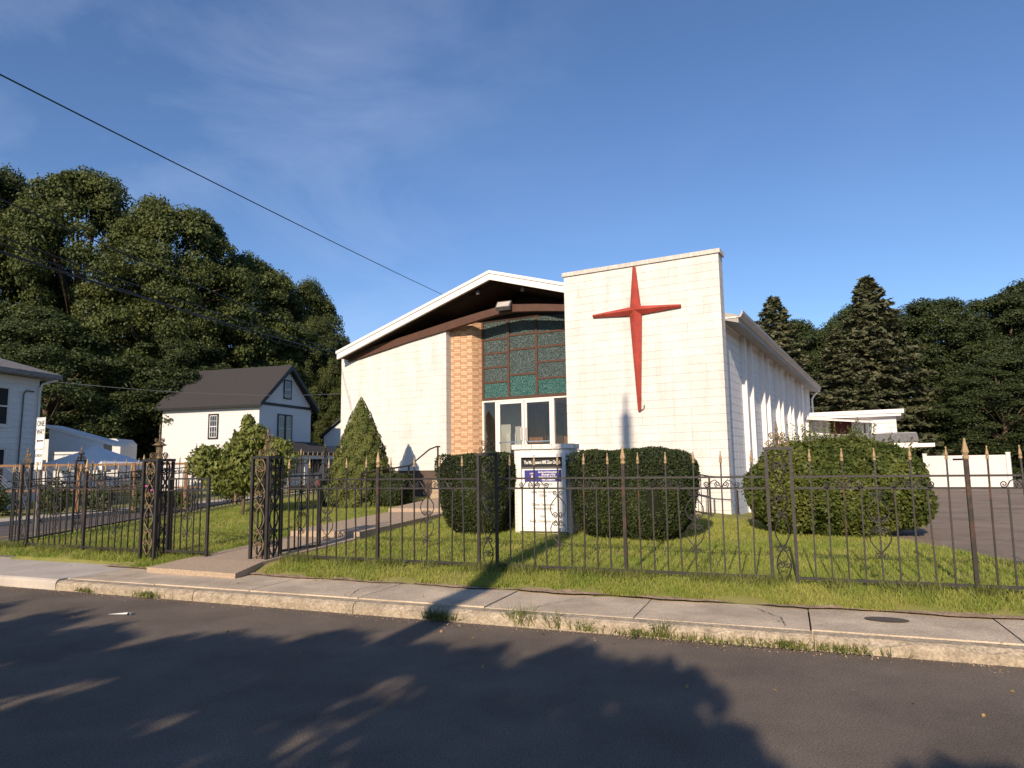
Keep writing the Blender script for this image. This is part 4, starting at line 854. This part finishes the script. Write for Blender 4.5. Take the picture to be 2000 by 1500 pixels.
SPARSE=[deciduous(31,20,7.2,150,110,'leaf_maple',.62,.05),deciduous(32,20,7.2,140,110,'leaf_maple',.62,.05)]
SPR=[spruce(21,15,4.0,'leaf_spruce',.34,26000),spruce(22,15,3.4,'leaf_spruce',.32,22000)]
def plant(proto,name,label,x,y,z,h,w,rz,base,group):
    t=thing(name,label,'tree',(x,y,z),rz,group); t.scale=(w,w,h/base); link('crown',proto[0],t); link('trunk',proto[1],t); return t
lt=[(-47,58,29,1.25,0,'tall leafy tree at the far left edge'),(-37,57,27.3,1.15,1,'tall leafy tree behind the old house roof'),(-28.5,56,24.2,1.05,0,'rounded leafy tree left of the white house roof'),(-24.5,62,21.2,1.0,1,'leafy tree directly behind the white house'),(-21.2,66,20.0,.85,0,'sloping leafy tree right of the white house ridge'),(-33,48,13,.8,2,'lower dark tree between old house and small garage'),(-26.5,53,12.5,.85,2,'lower dark tree beside the small garage'),(-42,50,15,.9,2,'dark tree directly behind the old house'),(-18.5,72,13.5,.7,2,'dark tree behind the shed gable'),(-14.6,62,10.0,.45,1,'pale green tree beside the church left corner'),(-18.4,63,15.4,.50,1,'leafy tree at the right end of the left grove'),(-31,66,22,1.1,2,'dark tree deep behind the left grove'),(-25,74,17,1.0,2,'dark tree deep behind the white house')]
for k,(x,y,h,w,p,l) in enumerate(lt): plant(PR[p],'leafy_tree',l,x,y,0,h,w,k*1.3,20,'trees on the left')
rt=[(52,66,19,1.1,2,'dark leafy tree at the far right edge'),(45,62,16.5,1.0,2,'dark leafy tree left of the far right tree'),(38.5,61,16.0,.95,2,'leafy tree in the middle of the right grove'),(34,64,16.2,.95,2,'dark leafy tree behind the tall spruce'),(45,52,10,.8,2,'low dark tree behind the vinyl fence'),(36,50,9,.7,2,'low dark tree right of the annex roof'),(54,56,14,.9,2,'dark tree beyond the picket fence'),(26,62,14.2,.85,2,'leafy tree between the two spruces'),(30,72,14,.9,2,'dark tree deep behind the annex')]
for k,(x,y,h,w,p,l) in enumerate(rt): plant(PR[p],'leafy_tree',l,x,y,0,h,w,k*1.7+.5,20,'trees on the right')
plant(SPR[0],'spruce_tree','tall broad spruce behind the annex roof',29.4,55,0,16.6,1.75,0.3,15,'spruces'); plant(SPR[1],'spruce_tree','pointed spruce rising just right of the church eave',21.6,55,0,15.0,1.75,1.2,15,'spruces'); plant(SPR[1],'spruce_tree','lower spruce between church eave and tall spruce',24.8,51,0,11.5,1.5,2.2,15,'spruces')
# trees and pole across the street, behind the camera (they throw the street shadows)
bk=[]
for k,(tx,ty,h,w,nm) in enumerate([(-9.2,9.0,5.6,.26,'beyond the left edge'),(-7.6,8.7,5.6,.25,'farthest left'),(-6.2,8.3,5.5,.22,'second from the left'),(-5.0,7.6,5.4,.22,'third from the left'),(-3.9,7.2,5.3,.21,'fourth from the left'),(-2.7,6.6,5.2,.22,'fifth from the left'),(-1.5,6.7,5.2,.20,'sixth from the left'),(-.5,6.3,5.3,.20,'behind the utility pole'),(.55,6.1,5.3,.19,'right of the utility pole'),(1.2,5.5,5.0,.15,'third from the right'),(1.25,4.6,4.6,.14,'second from the right'),(2.3,3.7,4.0,.12,'farthest right')]):
    bk.append((tx-.748*h,ty-2.0*h,h,w,k,'small roadside tree across the road, '+nm))
for k,(x,y,h,w,p,l) in enumerate(bk): plant(SPARSE[p%2],'leafy_tree',l,x,y,0,h,w,k*2.1,20,'trees across the road')
up_=thing('utility_pole','wooden utility pole across the road','utility pole',(-4.5,-2.65,0)); ob('pole',MB().tube([(0,0,-.2),(0,0,12.6)],[.19,.14],12),M['woodpole'],up_); ob('pole_top',MB().tube([(.0,0,12.6),(.0,0,13.1)],.05,8),M['galv'],up_)
# ---------------- grass, weeds, litter ----------------
def blades(P,h,w):
    n=len(P); a=rng.uniform(0,2*np.pi,n); hh=h*rng.uniform(.5,1.3,n); d=np.stack([np.cos(a),np.sin(a),np.zeros(n)],1); lean=rng.normal(0,.45,(n,2))*hh[:,None]
    top=P+np.stack([lean[:,0],lean[:,1],hh],1); return np.stack([P-d*w/2,P+d*w/2,top],1)
pts=[]
n=330000; s_=rng.uniform(-7,12,n); t_=rng.uniform(0,1,n)**1.7*11.2-.62; X=FO[0]+FD[0]*s_+FN[0]*t_; Y=FO[1]+FD[1]*s_+FN[1]*t_
wl=[(-4.6,8.6),(-4.2,9.9),(-3.35,12.25),(-2.15,15.55),(-1.45,18.35)]
def dist_walk(x,y):
    best=9
    for (ax,ay),(bx_,by) in zip(wl,wl[1:]):
        vx,vy=bx_-ax,by-ay; t=max(0,min(1,((x-ax)*vx+(y-ay)*vy)/(vx*vx+vy*vy))); best=min(best,math.hypot(x-ax-vx*t,y-ay-vy*t))
    return best
keep=[]
for i in range(n):
    x,y=X[i],Y[i]
    if x>(6.4 if y<11.6 else 6.4-.22*(y-11.6))+rng.normal(0,.05) and y>6.6: continue
    if dist_walk(x,y)<.74: continue
    dx,dy=x-C0[0],y-C0[1]; b=dx*math.sin(TH)+dy*math.cos(TH)
    if b>-1.15: continue
    if s_[i]<-2.1 and t_[i]<(-.02 if s_[i]<-6 else -.40): continue
    e=t_[i]+.55
    if e<.12 and (math.sin(s_[i]*3.1)+math.sin(s_[i]*7.7+1)+rng.normal(0,.6))>e*14-.6: continue
    if (math.sin(x*2.3+y*1.1)+math.sin(y*2.9-x*1.7))>1.75 and rng.uniform()<.6: continue
    keep.append((x,y,lawn_z(x,y)-.005))
K=np.array(keep); dpt=np.hypot(K[:,0],K[:,1])
gr=link('grass',quads_mesh('grass',blades(K,.058,.011),M['grass'])); tag(gr,kind='stuff',label='short green lawn grass')
n2=26000; s2=rng.uniform(-7,12,n2); X2=FO[0]+FD[0]*s2; Y2=FO[1]+FD[1]*s2; off=rng.normal(0,.09,n2); X2+=FN[0]*off; Y2+=FN[1]*off
K2=np.array([(x,y,lawn_z(x,y)-.005) for x,y,s3 in zip(X2,Y2,s2) if dist_walk(x,y)>.74 and (math.sin(s3*4)+math.sin(s3*9.1+2))>-.4])
tag(link('tall_grass',quads_mesh('tall_grass',blades(K2,.12,.011),M['weed'])),kind='stuff',label='longer grass along the fence foot')
def weed(label,s,n_,w,h,cnt):
    x,y=fx(s,n_); t=thing('weed_clump',label,'weed',(x,y,.02 if n_<KN+.05 else .12),0,'weeds along the kerb'); P=np.zeros((cnt,3)); P[:,0]=rng.normal(0,w,cnt)*FD[0]; P[:,1]=rng.normal(0,w*.25,cnt)+P[:,0]/FD[0]*FD[1]; 
    tag(link('blades',quads_mesh('blades',blades(P,h,.012),M['weed']),t),kind='stuff')
    q=np.repeat(P[:cnt//5],2,0)+np.stack([rng.normal(0,.02,cnt//5*2),rng.normal(0,.02,cnt//5*2),rng.uniform(0,h*.7,cnt//5*2)],1); tag(link('leaves',quads_mesh('leaves',leaves(q,np.tile([0,0,1.],(len(q),1)),.035,.5,.6),M['weed']),t),kind='stuff')
for a in [('small weed at the seam of old and new sidewalk',-1.5,KN-.03,.08,.06,60),('low weed patch on the kerb left of the walk axis',-.35,KN-.03,.12,.08,110),('grassy tuft at the kerb inside the pole shadow',3.72,KN-.02,.09,.11,160),('tall seeding weed at the kerb below the sign',4.62,KN+.02,.07,.2,90),('second tall weed at the kerb below the sign',4.95,KN+.02,.06,.15,70),('dry weed beside the tall seeding weeds',5.25,KN,.07,.1,60),('spreading weed strip along the kerb centre',5.85,KN-.03,.2,.07,150),('upright leafy weed at the kerb',6.0,KN,.05,.17,50),('weed strip right of the upright leafy weed',6.45,KN-.03,.2,.07,140),('dense weed patch at the cracked kerb',7.05,KN-.04,.12,.08,130),('sparse weed patch right of the cracked kerb',7.5,KN-.03,.14,.08,110),('single weed sprig near the right kerb end',9.2,KN-.02,.03,.06,24)]: weed(*a)
x,y=fx(.2,-2.55); lt_=thing('litter','white crumpled paper strip lying on the road','litter',(x,y,.004)); ob('strip',MB().add([(-.16,0,.004),(.05,-.012,.004),(.05,.012,.02),(-.16,.015,.004)],[(0,1,2,3)]),M['paper'],lt_); ob('crumple',MB().add([(.04,-.03,.0),(.1,-.06,.03),(.14,-.1,.005),(.09,.01,.03),(.06,.03,.0)],[(0,1,3,4),(1,2,3)]),M['paper'],lt_)
x,y=fx(9.25,-1.93); tag(ob('litter',MB().add([(-.05,-.02,0),(.05,-.03,.01),(.06,.03,.004),(-.04,.03,.012)],[(0,1,2,3)]),M['paper'],None,(x,y,.006)),'small pale scrap on the road near the right kerb','litter')
x,y=fx(7.9,-.98); st=ob('stain',MB().lathe([(.16,0),(.16,.001)],20),M['stain'],sw,(x,y,.1455),FA); st.scale=(1.15,.62,1)

# cracks and gutter grit
M['crack']=mat('crack_dark',(.09,.075,.06),1)
def crack(parent,p,wd,z):
    mb=MB(); pts=[p[0]]
    for a,b in zip(p,p[1:]):
        for k in range(1,9):
            t=k/8; pts.append((a[0]+(b[0]-a[0])*t+random.uniform(-.018,.018),a[1]+(b[1]-a[1])*t+random.uniform(-.018,.018)))
    for q in pts: x,y=fx(*q); w=wd*random.uniform(.3,1); mb.v+=[(x-FD[0]*w,y-FD[1]*w,z),(x+FD[0]*w,y+FD[1]*w,z)]
    mb.f=[(2*i,2*i+1,2*i+3,2*i+2) for i in range(len(pts)-1)]
    ob('crack',mb,M['crack'],parent)
for p in [[(2.5,-.7),(2.3,-1.1),(2.45,-1.5)],[(6.7,-.72),(7.0,-1.15),(7.05,-1.52)],[(5.0,-.75),(4.75,-1.2),(4.6,-1.52)],[(-.9,-.7),(-1.2,-1.2),(-1.1,-1.5)],[(9.6,-.8),(9.4,-1.3),(9.5,-1.52)]]: crack(sw,p,.006,.1425)
ng=2600; sg_=rng.uniform(-8,12,ng); ngn=KN-np.abs(rng.normal(0,.10,ng)); P=np.stack([FO[0]+FD[0]*sg_+FN[0]*ngn,FO[1]+FD[1]*sg_+FN[1]*ngn,np.full(ng,.006)],1)
tag(link('gutter_grit',quads_mesh('gutter_grit',leaves(P,np.tile([0,0,1.],(ng,1)),.014,.8,.5),M['soil'])),kind='stuff',label='grit lying along the gutter')
nl_=260; sl_=rng.uniform(-6,11,nl_); nn_=rng.uniform(-3.2,6,nl_); P=np.array([(*fx(a,b),(.008 if b<KN else .145 if b<-.6 else lawn_z(*fx(a,b))+.04)) for a,b in zip(sl_,nn_)])
tag(link('fallen_leaves',quads_mesh('fallen_leaves',leaves(P,np.tile([0,0,1.],(nl_,1)),.035,.7,.3),mat('dry_leaf',(.30,.20,.08),.9,.3,5))),kind='stuff',label='scattered dry leaves')
